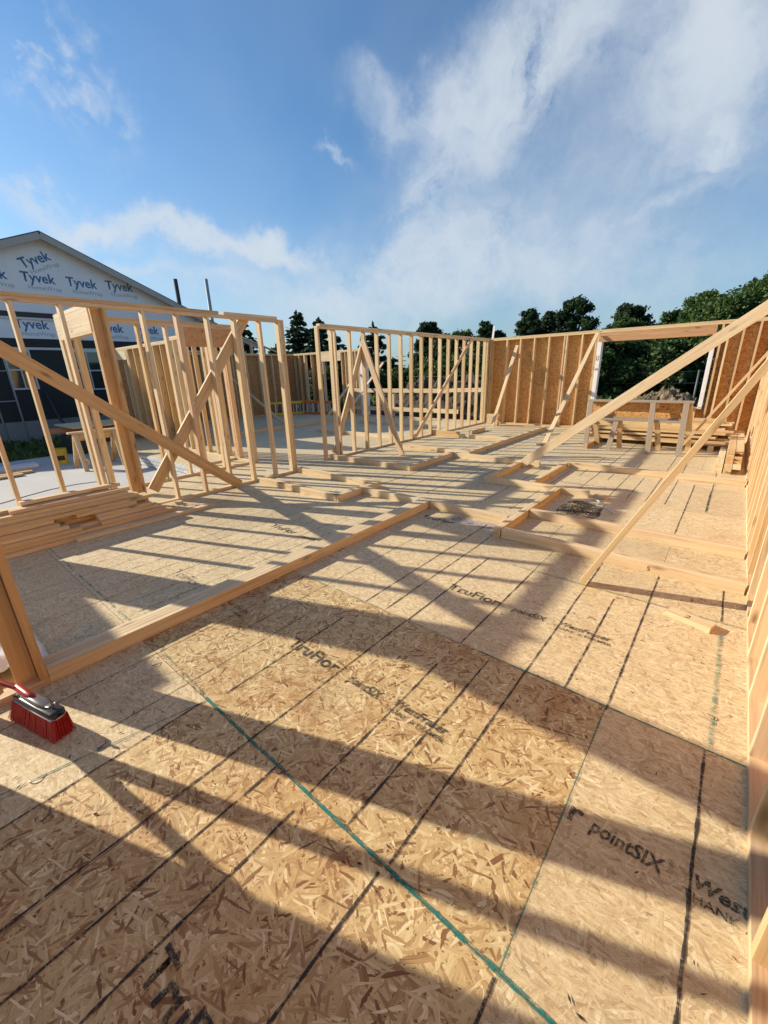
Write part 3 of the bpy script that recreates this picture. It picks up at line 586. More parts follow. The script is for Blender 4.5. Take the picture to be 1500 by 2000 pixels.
# rear stack behind the sawhorse
for x in (-2.2, -1.2, -.2): tag(board('sleeper', (x, 9.75, .045), (x, 11.0, .045), .089, .089, (1, 0, 0), M_W), {-2.2: 'left', -1.2: 'middle', -.2: 'right'}[x]+' sleeper block under the lumber behind the sawhorse', 'sleeper', 'sleepers under the rear lumber stack')
for i in range(11):
    big = i < 2; hh = .0375; z = .11+.0383*i
    for k in range(5):
        if i > 6 and k == 0: continue
        if r.random() < .12 and k == 0: continue
        x0 = -2.46+r.uniform(-.06, .12); x1 = [-.03, -.02, .02, -.12, -.2, -.04, .04, -.06, -.2, .03, -.1][i]+r.uniform(-.05, .05)
        stackboard((x0, 10.02+.0+.143*k+.012*i, z), (x1, 10.02+.143*k+.012*i, z), .138, hh, (0, 1, 0), r.choice([M_W, M_WP, M_WO]), '%s board from the front, %s layer, stack behind the sawhorse' % (ordn(k), ORD[i]), 'boards of the rear lumber stack')
# right stack
for i in range(8):
    z = .0195+.0383*i; y0 = [7.83, 7.80, 7.86, 8.1, 8.15, 8.3, 8.32, 8.33][i]
    for k in range(2):
        if k == 1 and i in (0, 1, 5): y0 += .35
        stackboard((.095+.10*k, y0+r.uniform(0, .05), z), (.095+.10*k, y0+2.4, z), .094, .0375, (1, 0, 0), M_WO if i in (3, 4) else M_W, '%s board in the %s layer of the stack against the right wall' % (('left', 'right')[k], ORD[i]), 'boards of the right lumber stack')
for i in range(3): stackboard((-.01, 7.88+.02*i, .0195+.0383*i), (-.01, 9.7, .0195+.0383*i), .088, .0375, (1, 0, 0), M_WP, '%s board of the low pile left of the right stack' % ('bottom', 'middle', 'top')[i], 'boards of the low pile')
# end blocks near the far corner
for i in range(6):
    stackboard((-5.62+.012*(i % 2), 11.55, .03+.055*i), (-5.28+.01*(i % 3), 11.55, .03+.055*i), .14, .05, (0, 1, 0), M_WP, '%s block of the little pile in the far corner' % ('bottom', 'second', 'third', 'fourth', 'fifth', 'top')[i], 'corner block pile')
# loose blocks
blk = board('wood_block', (-.085, 3.035, .0195), (.155, 2.965, .0195), .089, PL, (.2, 1, 0), M_WP, None, 'short offcut with a pencilled 2 on the floor by the right wall', 'block')
text('handwriting', '2', .06, (.0, 2.98, .0392), (.9, -.25, 0), (.25, .9, 0), M_MARK, None, sx=1.2); bpy.data.objects[-1] if False else None
tw = [o for o in bpy.data.objects if o.name.startswith('handwriting') and o.parent is None][0]; mw = tw.matrix_world.copy(); bpy.context.view_layer.update(); mw = tw.matrix_basis.copy(); tw.parent = blk; tw.matrix_basis = blk.matrix_basis.inverted() @ mw
board('wood_block', (-1.16, 5.60, .02), (-1.02, 5.55, .02), .089, PL, (.3, 1, 0), M_WP, None, 'small offcut beyond the free end of the plate above the dirt patch', 'block')
board('wood_block', (-3.16, 8.93, .02), (-2.9, 8.95, .02), .089, PL, (0, 1, 0), M_WG, None, 'short grey cleat at the foot of the window-edge brace', 'block')
# dirt patch and strap
cv = []; cf_ = []; r = random.Random(15)
for i in range(800):
    x = r.gauss(-1.19, .085); y = r.gauss(4.93, .125); l_ = r.uniform(.004, .014); w_ = l_*r.uniform(.25, .7); an = r.uniform(0, 6.28); u = Vector((math.cos(an), math.sin(an), 0)); v = Vector((-u.y, u.x, 0))
    hh = .020*math.exp(-((x+1.19)**2/.012+(y-4.93)**2/.026))*r.random(); c = Vector((x, y, .005+hh)); k = len(cv); cv += [c-u*l_, c+v*w_, c+u*l_, c-v*w_, c+Vector((0, 0, w_*.7))]; cf_ += [(k, k+1, k+4), (k+1, k+2, k+4), (k+2, k+3, k+4), (k+3, k, k+4)]
M_SD, t, p, o = newmat('dark_debris'); g = nd(t, 'ShaderNodeNewGeometry'); t.links.new(ramp(t, g.outputs['Random Per Island'], [(0, (.03, .022, .016)), (.45, (.09, .06, .04)), (.78, (.22, .15, .09)), (.92, (.6, .46, .28))], 'CONSTANT'), p.inputs['Base Color']); p.inputs['Roughness'].default_value = .95
dp = meshobj('swept_dirt', cv, cf_, M_SD); dp['kind'] = 'stuff'; dp['label'] = 'dark patch of swept dirt between two plates on the right'
patch('dirt_smudge', -1.18, 4.92, .26, .36, M_DIRTM, .0040, 8)
sp_ = [(-1.14+.30*q+.05*math.sin(q*9), 5.42-.45*q-.06*math.sin(q*3.1), .012+.02*math.sin(q*3.14)) for q in [k/12 for k in range(13)]]
tag(tube('strap', sp_, .009, M_TRIMW, None, 5), 'thin curled pale strap beside the dark dirt patch', 'strap')
d5 = ray(1262, 1112); d5 = d5*(3.6185/d5.y); nearp = [o for o in bpy.data.objects if o.get('label', '').startswith('nearest long plate')][0]
text('handwriting', '5', .055, (d5.x, 3.6185, .018), (1, 0, 0), (0, 0, 1), M_MARK, nearp)
# little scattered bits: chips and curled shavings on the near floor
for i, (x, y, L_, an, dk) in enumerate([(-1.95, .22, .05, .9, 1), (-1.75, -.03, .06, 1.2, 1), (.02, 3.3, .05, .4, 1), (-.05, 3.03, .03, 2.5, 1), (.20, 2.12, .04, 1.0, 1), (-.45, 2.66, .05, 2.2, 1), (-2.35, .62, .05, .2, 1), (-1.0, 2.9, .02, 0, 1), (-3.3, 2.6, .04, .5, 0), (-2.0, -.02, .06, .1, 0)]):
    q = [(x+L_*math.cos(an+k*.25)*k/5, y+L_*math.sin(an+k*.25)*k/5, .004+.004*math.sin(k*.8)) for k in range(6)]
    tag(tube('wood_splinter', q, .0028, M_BLACKP if dk else M_WHITE, None, 5, .4), '%s loose %s splinter on the subfloor, %s' % (ordn(i) if i else 'nearest', 'dark' if dk else 'pale', ['by the broom shadow', 'near the broom', 'by the front brace shadow', 'by the numbered offcut', 'by the right wall plate', 'by the printed lettering', 'by the long plate', 'near the knots', 'left of the long plate', 'beside the broom head'][i]), 'splinter', 'loose bits on the floor')
cv = []; cf_ = []; r = random.Random(5)
spots = [(-1.55, 3.9), (-2.6, 4.0), (-1.0, 3.6), (.1, 3.0), (-3.8, 4.2), (-1.1, 5.0), (-2.3, .3), (-.3, 2.6), (-4.2, 2.4), (-1.5, 8.6), (0, 4.3)]
for i in range(2600):
    if r.random() < .55: q = r.choice(spots); x = q[0]+r.gauss(0, .35); y = q[1]+r.gauss(0, .35)
    else: x = r.uniform(-5, .3); y = r.uniform(.1, 8)
    if x > .3: continue
    l_ = r.uniform(.003, .013); w_ = l_*r.uniform(.12, .4); an = r.uniform(0, 6.28); u = Vector((math.cos(an), math.sin(an), 0)); v = Vector((-u.y, u.x, 0)); c = Vector((x, y, .0045)); k = len(cv); hh = Vector((0, 0, w_*.6))
    cv += [c-u*l_, c+v*w_, c+u*l_, c-v*w_, c+hh]; cf_ += [(k, k+1, k+4), (k+1, k+2, k+4), (k+2, k+3, k+4), (k+3, k, k+4)]
M_CHIP, t, p, o = newmat('wood_chips'); g = nd(t, 'ShaderNodeNewGeometry'); t.links.new(ramp(t, g.outputs['Random Per Island'], [(0, (.04, .025, .015)), (.35, (.16, .09, .045)), (.5, (.55, .40, .22)), (1, (.85, .72, .50))], 'CONSTANT'), p.inputs['Base Color']); p.inputs['Roughness'].default_value = .9
ch = meshobj('sawdust', cv, cf_, M_CHIP); ch['kind'] = 'stuff'; ch['label'] = 'scattered sawdust and tiny wood chips on the subfloor'
# ---------------------------------------------------------------- broom
br = thing('broom', 'red-bristled push broom lying beside the near left post', 'broom', (-2.25, .05, 0))
c0 = Vector((-2.515, .06, .115)); c1 = Vector((-2.175, .155, .115)); ax = (c1-c0).normalized(); sd_ = Vector((-ax.y, ax.x, 0)); up = Vector((0, 0, 1))
def loft(name, secs, mat, parent, n=14):
    vs = []; fs = []
    for (c, w, h) in secs:
        for k in range(n):
            an = 2*math.pi*k/n; e = .6; cx_ = math.copysign(abs(math.cos(an))**e, math.cos(an)); sy_ = math.copysign(abs(math.sin(an))**e, math.sin(an))
            vs.append(c+sd_*w*cx_+up*h*sy_)
    for i in range(len(secs)-1):
        for k in range(n): fs.append((i*n+k, i*n+(k+1) % n, (i+1)*n+(k+1) % n, (i+1)*n+k))
    fs.append(tuple(range(n))); fs.append(tuple((len(secs)-1)*n+k for k in range(n))[::-1]); return meshobj(name, vs, fs, mat, parent, True)
L_ = (c1-c0).length
loft('block', [(c0+ax*L_*q, w, h) for q, w, h in [(0, .012, .008), (.03, .028, .014), (.3, .033, .018), (.6, .036, .018), (.93, .036, .016), (.985, .028, .013), (1.0, .010, .006)]], M_BLACKP, br)
loft('cover', [(c0+ax*L_*q+up*.018, w, h) for q, w, h in [(.12, .008, .004), (.2, .020, .012), (.45, .024, .020), (.62, .026, .018), (.74, .020, .010), (.80, .006, .003)]], M_GREYP, br)
for q, side in ((.86, 1), (.10, 1)):
    b0 = c0+ax*L_*q+up*.014; tube('hook', [b0+ax*.0, b0+up*.022+sd_*.01, b0+up*.032+ax*.012+sd_*.012, b0+up*.03+ax*.026+sd_*.012, b0+up*.016+ax*.032+sd_*.008], .005, M_GREYP, br, 6)
loft('trim', [(c0+ax*L_*q-up*.017, w, .004) for q, w in [(0.01, .02), (.05, .031), (.5, .036), (.95, .037), (.99, .02)]], M_TRIMW, br)
bv = []; bf = []; rb = random.Random(3)
for i in range(96):
    for j in range(11):
        q = (i+rb.uniform(-.35, .35))/95; s = (j-5)/5*.031+rb.uniform(-.003, .003); base = c0+ax*L_*(.015+.97*q)+sd_*s-up*.016
        lean = ax*((q-.5)*.05)+sd_*(s*.42-.016+rb.uniform(-.004, .004)) + ax*rb.uniform(-.004, .004); tip = base+lean; tip.z = .002+rb.uniform(0, .006); mid = (base+tip)/2-lean*.12
        kk = len(bv); rad = .0021
        for p_, r_ in ((base, rad), (mid, rad*1.15), (tip, rad*.9)):
            for an in (0, 2.1, 4.2): bv.append(p_+ax*r_*math.cos(an)+sd_*r_*math.sin(an))
        for a_ in (0, 3):
            for b_ in range(3): bf.append((kk+a_+b_, kk+a_+(b_+1) % 3, kk+a_+3+(b_+1) % 3, kk+a_+3+b_))
        bf.append((kk+6, kk+7, kk+8))
meshobj('bristles', bv, bf, M_BRIS, br)
hb = c0+ax*L_*.34+up*.028; tube('handle', [hb, hb-ax*.07+up*.02, hb-ax*.16-sd_*.02+up*.035, hb-ax*1.2-sd_*.25+up*.22], .0125, M_REDP, br, 12); tube('socket', [hb+ax*.05-up*.008, hb, hb-ax*.10+up*.022], .019, M_REDP, br, 12, .9)
# plastic sheet beyond the near post
vs = []; fs = []; K = 18
for j in range(K+1):
    for i in range(K+1):
        u = i/K; v = j/K; vs.append((-3.50+.62*u+.05*noise.noise(Vector((u*4, v*4, 0))), -.16+.42*v, -.04+.20*math.sin(math.pi*min(1, v*1.0))**.7*(1-.6*u)+.05*noise.noise(Vector((u*5, v*5, 7)))+.05))
for j in range(K):
    for i in range(K): fs.append((j*(K+1)+i, j*(K+1)+i+1, (j+1)*(K+1)+i+1, (j+1)*(K+1)+i))
pbag = meshobj('plastic_sheet', vs, fs, M_POLY, None, True); pbag.modifiers.new('thick', 'SOLIDIFY').thickness = .004; tag(pbag, 'crumpled white plastic sheet behind the near left post', 'plastic sheet')
# ---------------------------------------------------------------- sawhorse bench behind the large brace
sh = thing('sawhorse', 'weathered grey sawhorse bench with a wood panel between its legs, by the window', 'sawhorse', (-1.45, 9.2, 0))
board('top_rail', (-2.30, 9.25, .935), (-.56, 9.25, .935), .14, PL, (0, 1, 0), M_WG, sh)
boxo('panel', (-2.24, 9.325, .60), (-.62, 9.337, .912), M_OSBW, sh)
board('lower_rail', (-2.24, 9.20, .585), (-.62, 9.20, .585), .089, PL, (0, 1, 0), M_WG, sh); board('side_rail', (-2.24, 9.31, .60), (-.62, 9.31, .60), .06, .02, (0, 0, 1), M_WG, sh)
for xt, xb in ((-2.24, -2.20), (-1.17, -1.10), (-.66, -.62)):
    board('leg', (xt, 9.195, .915), (xb, 9.03, .0), .089, PL, (1, 0, 0), M_WG, sh); board('leg', (xt+.04, 9.32, .90), (xb+.10, 9.56, .0), .089, PL, (1, 0, 0), M_W, sh)
board('leg', (-1.73, 9.19, .56), (-1.79, 9.08, .0), .089, PL, (1, 0, 0), M_WG, sh); board('leg', (-1.68, 9.24, .56), (-1.66, 9.45, 0), .089, PL, (1, 0, 0), M_W, sh)
board('wood_block', (-2.17, 8.98, .045), (-2.17, 9.95, .045), .089, PL, (0, 0, 1), M_WO, None, 'board on edge lying between the left legs of the sawhorse', 'block')
# ---------------------------------------------------------------- ladders, far left
def ladder(label, loc, rz, colr):
    t = thing('step_ladder', label, 'ladder', loc, 'ladders lying on their sides at the far left')
    M = Matrix.Translation(Vector(loc)) @ Matrix.Rotation(rz, 4, 'Z')
    def q(x, y, z): return M @ Vector((x, y, z))
    # lies on its side: the front rails run along local x; the second frame stands just behind
    for z in (.05, .50):
        board('rail', q(0, 0, z), q(1.85, 0, z*(.96)+.02), .10, .085, M.to_3x3() @ Vector((0, 1, 0)), colr, t)
        board('rail', q(.1, .16, z), q(1.82, .06, z*.95+.02), .05, .025, M.to_3x3() @ Vector((0, 1, 0)), colr, t)
    for k in range(6): board('step', q(.18+.29*k, 0, .06), q(.18+.29*k, 0, .50), .09, .035, M.to_3x3() @ Vector((0, 1, 0)), M_METAL, t)
    for k in range(4): board('strut', q(.2+.42*k, .13, .07), q(.36+.42*k, .12, .50), .025, .015, M.to_3x3() @ Vector((0, 1, 0)), M_METAL, t)
    return t
ladder('yellow step ladder lying on its side against the far left wall', (-14.75, 10.35, 0), R(62), M_YEL); ladder('orange step ladder lying on its side right of the yellow one', (-14.0, 11.5, 0), R(10), M_ORNG); ladder('orange step ladder lying on top behind the other two', (-14.85, 11.0, .0), R(50), M_ORNG)
# ---------------------------------------------------------------- slab side: stem wall, bucket, sawhorse table, planks
bk = setstruct(boxo('stem_wall', (-10.7, 3.44, -.42), (-7.06, 3.498, -.012), M_FOUND))
M_BRK, t, p, o = newmat('brick_form'); bt = nd(t, 'ShaderNodeTexBrick'); V = nd(t, 'ShaderNodeTexCoord').outputs['Object']; t.links.new(mapping(t, V, (1, 1, 1), (R(90), 0, 0)), bt.inputs['Vector'])
bt.inputs['Scale'].default_value = 1; bt.inputs['Brick Width'].default_value = .2; bt.inputs['Row Height'].default_value = .075; bt.inputs['Mortar Size'].default_value = .008; bt.inputs['Color1'].default_value = (.60, .60, .60, 1); bt.inputs['Color2'].default_value = (.48, .49, .5, 1); bt.inputs['Mortar'].default_value = (.22, .23, .25, 1)
t.links.new(bt.outputs[0], p.inputs['Base Color']); p.inputs['Roughness'].default_value = .8; bk.data.materials.clear(); bk.data.materials.append(M_BRK)
bu = thing('bucket', 'yellow paint bucket with a dark label on the slab', 'bucket', (-12.05, 2.42, -.25))
vs = []; fs = []; n = 20
for z, rr in ((0, .135), (.36, .155), (.36, .148), (.02, .13)):
    for k in range(n): vs.append((-12.05+rr*math.cos(2*math.pi*k/n), 2.42+rr*math.sin(2*math.pi*k/n), -.25+z))
for i in range(3):
    for k in range(n): fs.append((i*n+k, i*n+(k+1) % n, (i+1)*n+(k+1) % n, (i+1)*n+k))
fs.append(tuple(3*n+k for k in range(n))); meshobj('body', vs, fs, M_YEL, bu, True)
vs = []; fs = []
for z in (.10, .21):
    for k in range(7): an = -.95+.22*k; rr = .1425+.0555*z; vs.append((-12.05+rr*math.cos(an), 2.42+rr*math.sin(an), -.25+z))
for k in range(6): fs.append((k, k+1, 8+k, 7+k))
meshobj('label', vs, fs, M_MARK, bu)
tube('handle', [(-12.05+.16*math.cos(a_), 2.42+.16*math.sin(a_)*.3+.1, -.25+.30-.16*math.sin(a_)*.2) for a_ in [k*.4 for k in range(8)]], .004, M_METAL, bu, 5)
tb = thing('trestle', 'new timber trestle with splayed legs standing on the slab outside the left partition', 'trestle', (-10.9, 3.1, -.25))
board('rail', (-10.9, 2.50, .44), (-10.9, 4.1-.72, .44), .16, PL, (0, 0, 1), M_WO, tb); board('top', (-10.9, 2.42, .54), (-10.9, 3.43, .54), .14, PL, (1, 0, 0), M_WP, tb)
for y in (2.55, 3.3):
    board('leg', (-10.93, y, .50), (-11.22, y-.05, -.25), .089, PL, (0, 1, 0), M_W, tb); board('leg', (-10.87, y, .50), (-10.50, y-.05, -.25), .089, PL, (0, 1, 0), M_W, tb); board('stretcher', (-11.2, y+.03, -.08), (-10.55, y+.03, -.08), .089, PL, (0, 0, 1), M_W, tb)
boxm = tag(boxo('plywood_sheet', (-14.6, 3.0, .44), (-12.9, 4.6, .47), M_WP), 'plywood sheet resting on the dark bin behind the bucket', 'plywood'); board('beam', (-14.0, 2.75, .34), (-13.6, 4.6, .34), .14, .04, (0, 0, 1), M_WR, None, 'reddish plank on edge under the plywood sheet', 'plank')
tag(boxo('bin', (-14.1, 2.95, -.45), (-13.1, 4.0, .22), M_BLACKP, None, .03), 'black plastic bin standing behind the yellow bucket', 'bin')
for i, (x, y, a_) in enumerate(((-11.2, .55, .1), (-11.4, .75, .15), (-11.75, .8, .05))):
    board('plank', (x, y-1.8, -.22), (x-.5*a_, y+1.0, -.22), .14, PL, (1, 0, 0), M_W, None, ['nearest brown plank lying on the slab at the left edge', 'middle brown plank lying on the slab at the left edge', 'farthest brown plank lying on the slab at the left edge'][i], 'plank', 'planks on the slab')
tag(boxo('foam_board', (-12.5, .0, -.25), (-12.1, 2.0, -.18), M_WHITE, None, .01), 'long white wrapped bundle lying on the slab', 'bundle'); tag(boxo('grey_board', (-10.1, -.6, -.25), (-9.7, .72, -.215), M_INKG, None, .01), 'flat pale grey board lying on the slab at the left edge', 'board')
st_ = [(-9.0+.3*math.sin(k*.7), -.5+.35*k, -.245) for k in range(9)]; tag(tube('red_cord', st_, .006, M_REDP, None, 5), 'thin red cord lying across the slab', 'cord')
# ---------------------------------------------------------------- neighbour's house
HX = -20.0; AY = 5.14; AZt = 6.45; SL = .415; EY0, EY1 = -2.6, 12.9
hs = thing('house', 'dark-sided gabled house wrapped in white sheeting under its roof, still unfinished', 'house', (HX, AY, -.5))
def hz(y): return AZt-SL*abs(y-AY)
vs = [(HX, EY0, 3.1), (HX, EY1, 3.1), (HX, EY1, hz(EY1)), (HX, AY, AZt), (HX, EY0, hz(EY0))]; k = len(vs); vs2 = [(HX-9, y, z) for (_, y, z) in vs]
meshobj('gable_wall', vs+vs2, [(0, 1, 2, 3, 4), (5, 9, 8, 7, 6)]+[(i, (i+1) % 5+0 if False else (i+5), ((i+1) % 5)+5, (i+1) % 5) for i in range(5)], M_WRAP, hs)
# clapboards
vs = []; fs = []; z = .25; n = 0
while z < 3.1:
    z1 = min(z+.105, 3.1); vs += [(HX+.022, EY0, z), (HX+.022, EY1, z), (HX+.004, EY1, z1), (HX+.004, EY0, z1)]; fs.append((4*n, 4*n+1, 4*n+2, 4*n+3)); 
    vs_ = 0; z = z1; n += 1
m_ = len(vs)
for i in range(n-1): fs.append((4*i+3, 4*i+2, 4*i+5, 4*i+4))
vs += [(HX-.02, EY0, .25), (HX-.02, EY1, .25), (HX-.02, EY1, 3.1), (HX-.02, EY0, 3.1)]; fs += [(m_+3, m_+2, m_+1, m_), (m_, m_+1, 1, 0), (0, 4*(n-1)+3, m_+3, m_), (m_+1, m_+2, 4*(n-1)+2, 1)]
meshobj('siding', vs, fs, M_SIDE, hs)
boxo('siding_side', (HX-9, EY1-.02, .25), (HX, EY1, 3.1), M_SIDE, hs); boxo('foundation', (HX-9, EY0, -.9), (HX+.03, EY1, .25), M_FOUND, hs)
boxo('trim_band', (HX+.024, EY0, 2.72), (HX+.05, EY1, 2.80), M_TRIMW, hs); boxo('trim_band', (HX+.004, EY0, 3.72), (HX+.05, 5.0, 3.80), M_TRIMW, hs); boxo('ledger', (HX+.004, EY0, 3.805), (HX+.06, 5.0, 3.97), M_POLE, hs)
def windw(y0, y1, z0, z1, bars):
    w = thing_part('window', hs, y0, y1, z0, z1); return w
def thing_part(name, parent, y0, y1, z0, z1):
    pane = boxo(name, (HX+.024, y0, z0), (HX+.03, y1, z1), M_GLASS, parent)
    fr = []
    def bar(a, b): 
        o = boxo('frame', a, b, M_TRIMW); M = Matrix.Identity(4); o.parent = pane; o.matrix_basis = Matrix.Translation(-parent.location) @ M; o.matrix_basis = pane.matrix_basis.inverted() @ (Matrix.Translation(-parent.location)); return o
    e = .06
    vsb = []
    bm = bmesh.new()
    def cube(lo, hi):
        r_ = bmesh.ops.create_cube(bm, size=1)['verts']
        for v in r_: v.co = Vector([lo[i] if v.co[i] < 0 else hi[i] for i in range(3)])
    X0, X1 = HX+.022, HX+.07
    cube((X0, y0-e, z0), (X1, y0, z1)); cube((X0, y1, z0), (X1, y1+e, z1)); cube((X0, y0-e, z1), (X1-.002, y1+e, z1+e)); cube((X0, y0-e, z0-e), (X1-.002, y1+e, z0)); zm = (z0+z1)/2; cube((X0, y0, zm-.025), (X1-.006, y1, zm+.025)); ym = (y0+y1)/2; cube((X0, ym-.02, z0), (X1-.01, ym+.02, zm-.025)); cube((X0, ym-.02, zm+.025), (X1-.01, ym+.02, z1))
    me = bpy.data.meshes.new('frame'); bm.to_mesh(me); bm.free(); me.materials.append(M_TRIMW); o = bpy.data.objects.new('frame', me); COL.objects.link(o); o.parent = pane; o.matrix_basis = Matrix.Identity(4)
    return pane
thing_part('window', hs, 3.28, 3.93, 1.42, 2.66); thing_part('window', hs, 5.30, 6.15, 1.30, 2.66); thing_part('window', hs, 8.4, 9.3, 1.3, 2.66)
# roof
def slab_roof(y0, y1, name):
    vs = []
    for x in (HX+.35, HX-9.3):
        for y in (y0, y1):
            z_ = hz(y)+.03; vs += [(x, y, z_), (x, y, z_+.09)]
    return meshobj(name, vs, [(0, 2, 3, 1), (4, 5, 7, 6), (0, 1, 5, 4), (2, 6, 7, 3), (1, 3, 7, 5), (0, 4, 6, 2)], M_ROOF, hs)
slab_roof(AY, EY1+.5, 'roof'); slab_roof(EY0-.5, AY-.002, 'roof')
for a_, b_ in ((AY, EY1+.5), (AY, EY0-.5)):
    dz = -.08
    board('fascia', (HX+.365, a_, hz(a_)+dz+.05), (HX+.365, b_, hz(b_)+dz+.05), .20, .025, (0, 0, 1), M_FASC, hs)
    board('soffit', (HX+.17, a_, hz(a_)+.005), (HX+.17, b_, hz(b_)+.005), .36, .012, (1, 0, 0), M_FASC, hs)
def tyv(y, z, sz, ang, cut=False, second=True):
    X = (0, math.cos(ang), math.sin(ang)); Y = (0, -math.sin(ang), math.cos(ang))
    text('printed_lettering', 'Tyvek', sz, (HX+.006, y, z), X, Y, M_INK, hs, bold=.022, sx=.90)
    o_ = Vector((0, math.cos(ang)*.13+math.sin(ang)*.22, math.sin(ang)*.13-math.cos(ang)*.24)); text('printed_lettering', 'HomeWrap', sz*.46, (HX+.006, y+o_.y, z+o_.z), X, Y, M_INKG, hs, sx=1.0)
tyv(4.50, 5.38, .44, .42); tyv(4.36, 4.98, .44, 0.0); tyv(5.69, 4.98, .44, .0); tyv(6.99, 5.02, .44, .0); tyv(3.0, 4.98, .44, 0); tyv(3.80, 3.44, .44, 0); tyv(6.3, 3.44, .44, 0); tyv(7.7, 3.44, .44, 0)
# leaning ladder rack and down pole by the house
ld = thing('scaffold_frame', 'dark metal scaffold frame with two bars at the left edge by the house', 'scaffold', (HX+.6, 3.0, -.5))
for y in (2.6, 3.15): tube('post', [(HX+.6, y, -.5), (HX+.45, y, 3.5)], .03, M_GPOLE, ld)
for z in (1.0, 2.0, 3.0): tube('crossbar', [(HX+.55, 2.6, z), (HX+.55, 3.15, z)], .02, M_GPOLE, ld)
tag(tube('downpipe', [(HX+.3, 4.05, 1.3), (HX+.3, 4.3, .2), (HX+.9, 4.65, -.5)], .05, M_BLACKP), 'dark pipe slanting down in front of the house foundation', 'pipe')
# poles and wires
def dirp(px, py, dist): d = ray(px, py).normalized(); return Vector((0, 0, 1.6))+d*dist
def pole(label, px, py, dist, rad, mat, arm=False):
    t = dirp(px, py, dist); o = thing('utility_pole', label, 'pole', (t.x, t.y, -.5)); tube('shaft', [(t.x, t.y, -.5), (t.x, t.y, t.z)], rad*1.2, mat, o, 10, .8)
    if arm:
        tube('insulator', [(t.x-.15, t.y-.3, t.z-2.6), (t.x+.15, t.y+.5, t.z-2.6)], .09, mat, o, 6)
    return t
p1 = pole('dark utility pole rising behind the house roof', 342, 545, 42, .17, M_POLE, True); p2 = pole('plain grey pole right of the dark utility pole', 402, 545, 46, .16, M_GPOLE); p3 = pole('short distant pole top at the roof slope of the house', 300, 570, 60, .2, M_GPOLE)
wpts = [p3.lerp(p1+Vector((0, 0, -2.6)), k/10)+Vector((0, 0, -.9*math.sin(math.pi*k/10)-.1)) for k in range(11)]; tag(tube('power_line', wpts, .03, M_POLE, None, 5), 'thin sagging power line between the two left poles', 'power line')
tt = dirp(783, 690, 150); to = thing('transmission_tower', 'tiny lattice mast on the horizon between the centre studs', 'mast', (tt.x, tt.y, -.5))
tube('mast', [(tt.x, tt.y, -.5), tuple(tt)], .28, M_GPOLE, to, 6, .5)
for dz in (1.0, 2.4, 4.0): tube('crossarm', [(tt.x-1.3, tt.y-1.1, tt.z-dz), (tt.x+1.3, tt.y+1.1, tt.z-dz)], .12, M_GPOLE, to, 5)
# white tip sticking up at the far corner of the wall
tag(board('wrap_strip', (-5.87, 12.13, 2.445), (-5.84, 12.13, 2.78), .06, .02, (1, 0, 0), M_WHITE), 'white strip standing up from the far wall corner', 'strip')
# ---------------------------------------------------------------- dirt mounds
def mound(label, cx, cy, rx, ry, h, seed, mat=None):
    vs = []; fs = []; K = 60
    for j in range(K+1):
        for i in range(K+1):
            u = i/K*2-1; v = j/K*2-1; e = max(0, 1-(u*u+v*v)); nz = noise.fractal(Vector((u*rx*3.2, v*ry*3.2, seed)), .8, 2.1, 5)
            vs.append((cx+u*rx, cy+v*ry, -.62+h*e**.8*(1+.22*nz)+.10*nz*e))
    for j in range(K):
        for i in range(K): fs.append((j*(K+1)+i, j*(K+1)+i+1, (j+1)*(K+1)+i+1, (j+1)*(K+1)+i))
    return tag(meshobj('dirt_mound', vs, fs, mat or M_DIRT, None), label, 'dirt mound', 'dirt mounds behind the building')
mound('rubbly dirt mound seen through the big window opening', -1.9, 16.6, 2.1, 1.5, 1.30, 3.3); mound('dark dirt bank behind the open bay of the far wall', -9.4, 15.6, 4.6, 2.0, 1.75, 8.1, M_DIRTD); mound('low dirt bank behind the far left header opening', -14.5, 16.5, 3.0, 1.8, .8, 5.2)
# wire fence behind the mound
fe = thing('wire_fence', 'thin wire fence with dark posts in front of the bushes', 'fence', (-3, 19, -.3))
for x in (-13, -9, -5.2, -1.2, 3): tube('post', [(x, 19, -.5), (x, 19, 1.35)], .035, M_WIRE, fe, 6)
for z in (.4, .9, 1.3): tube('wire', [(-14, 19, z), (4, 19, z)], .008, M_WIRE, fe, 4)
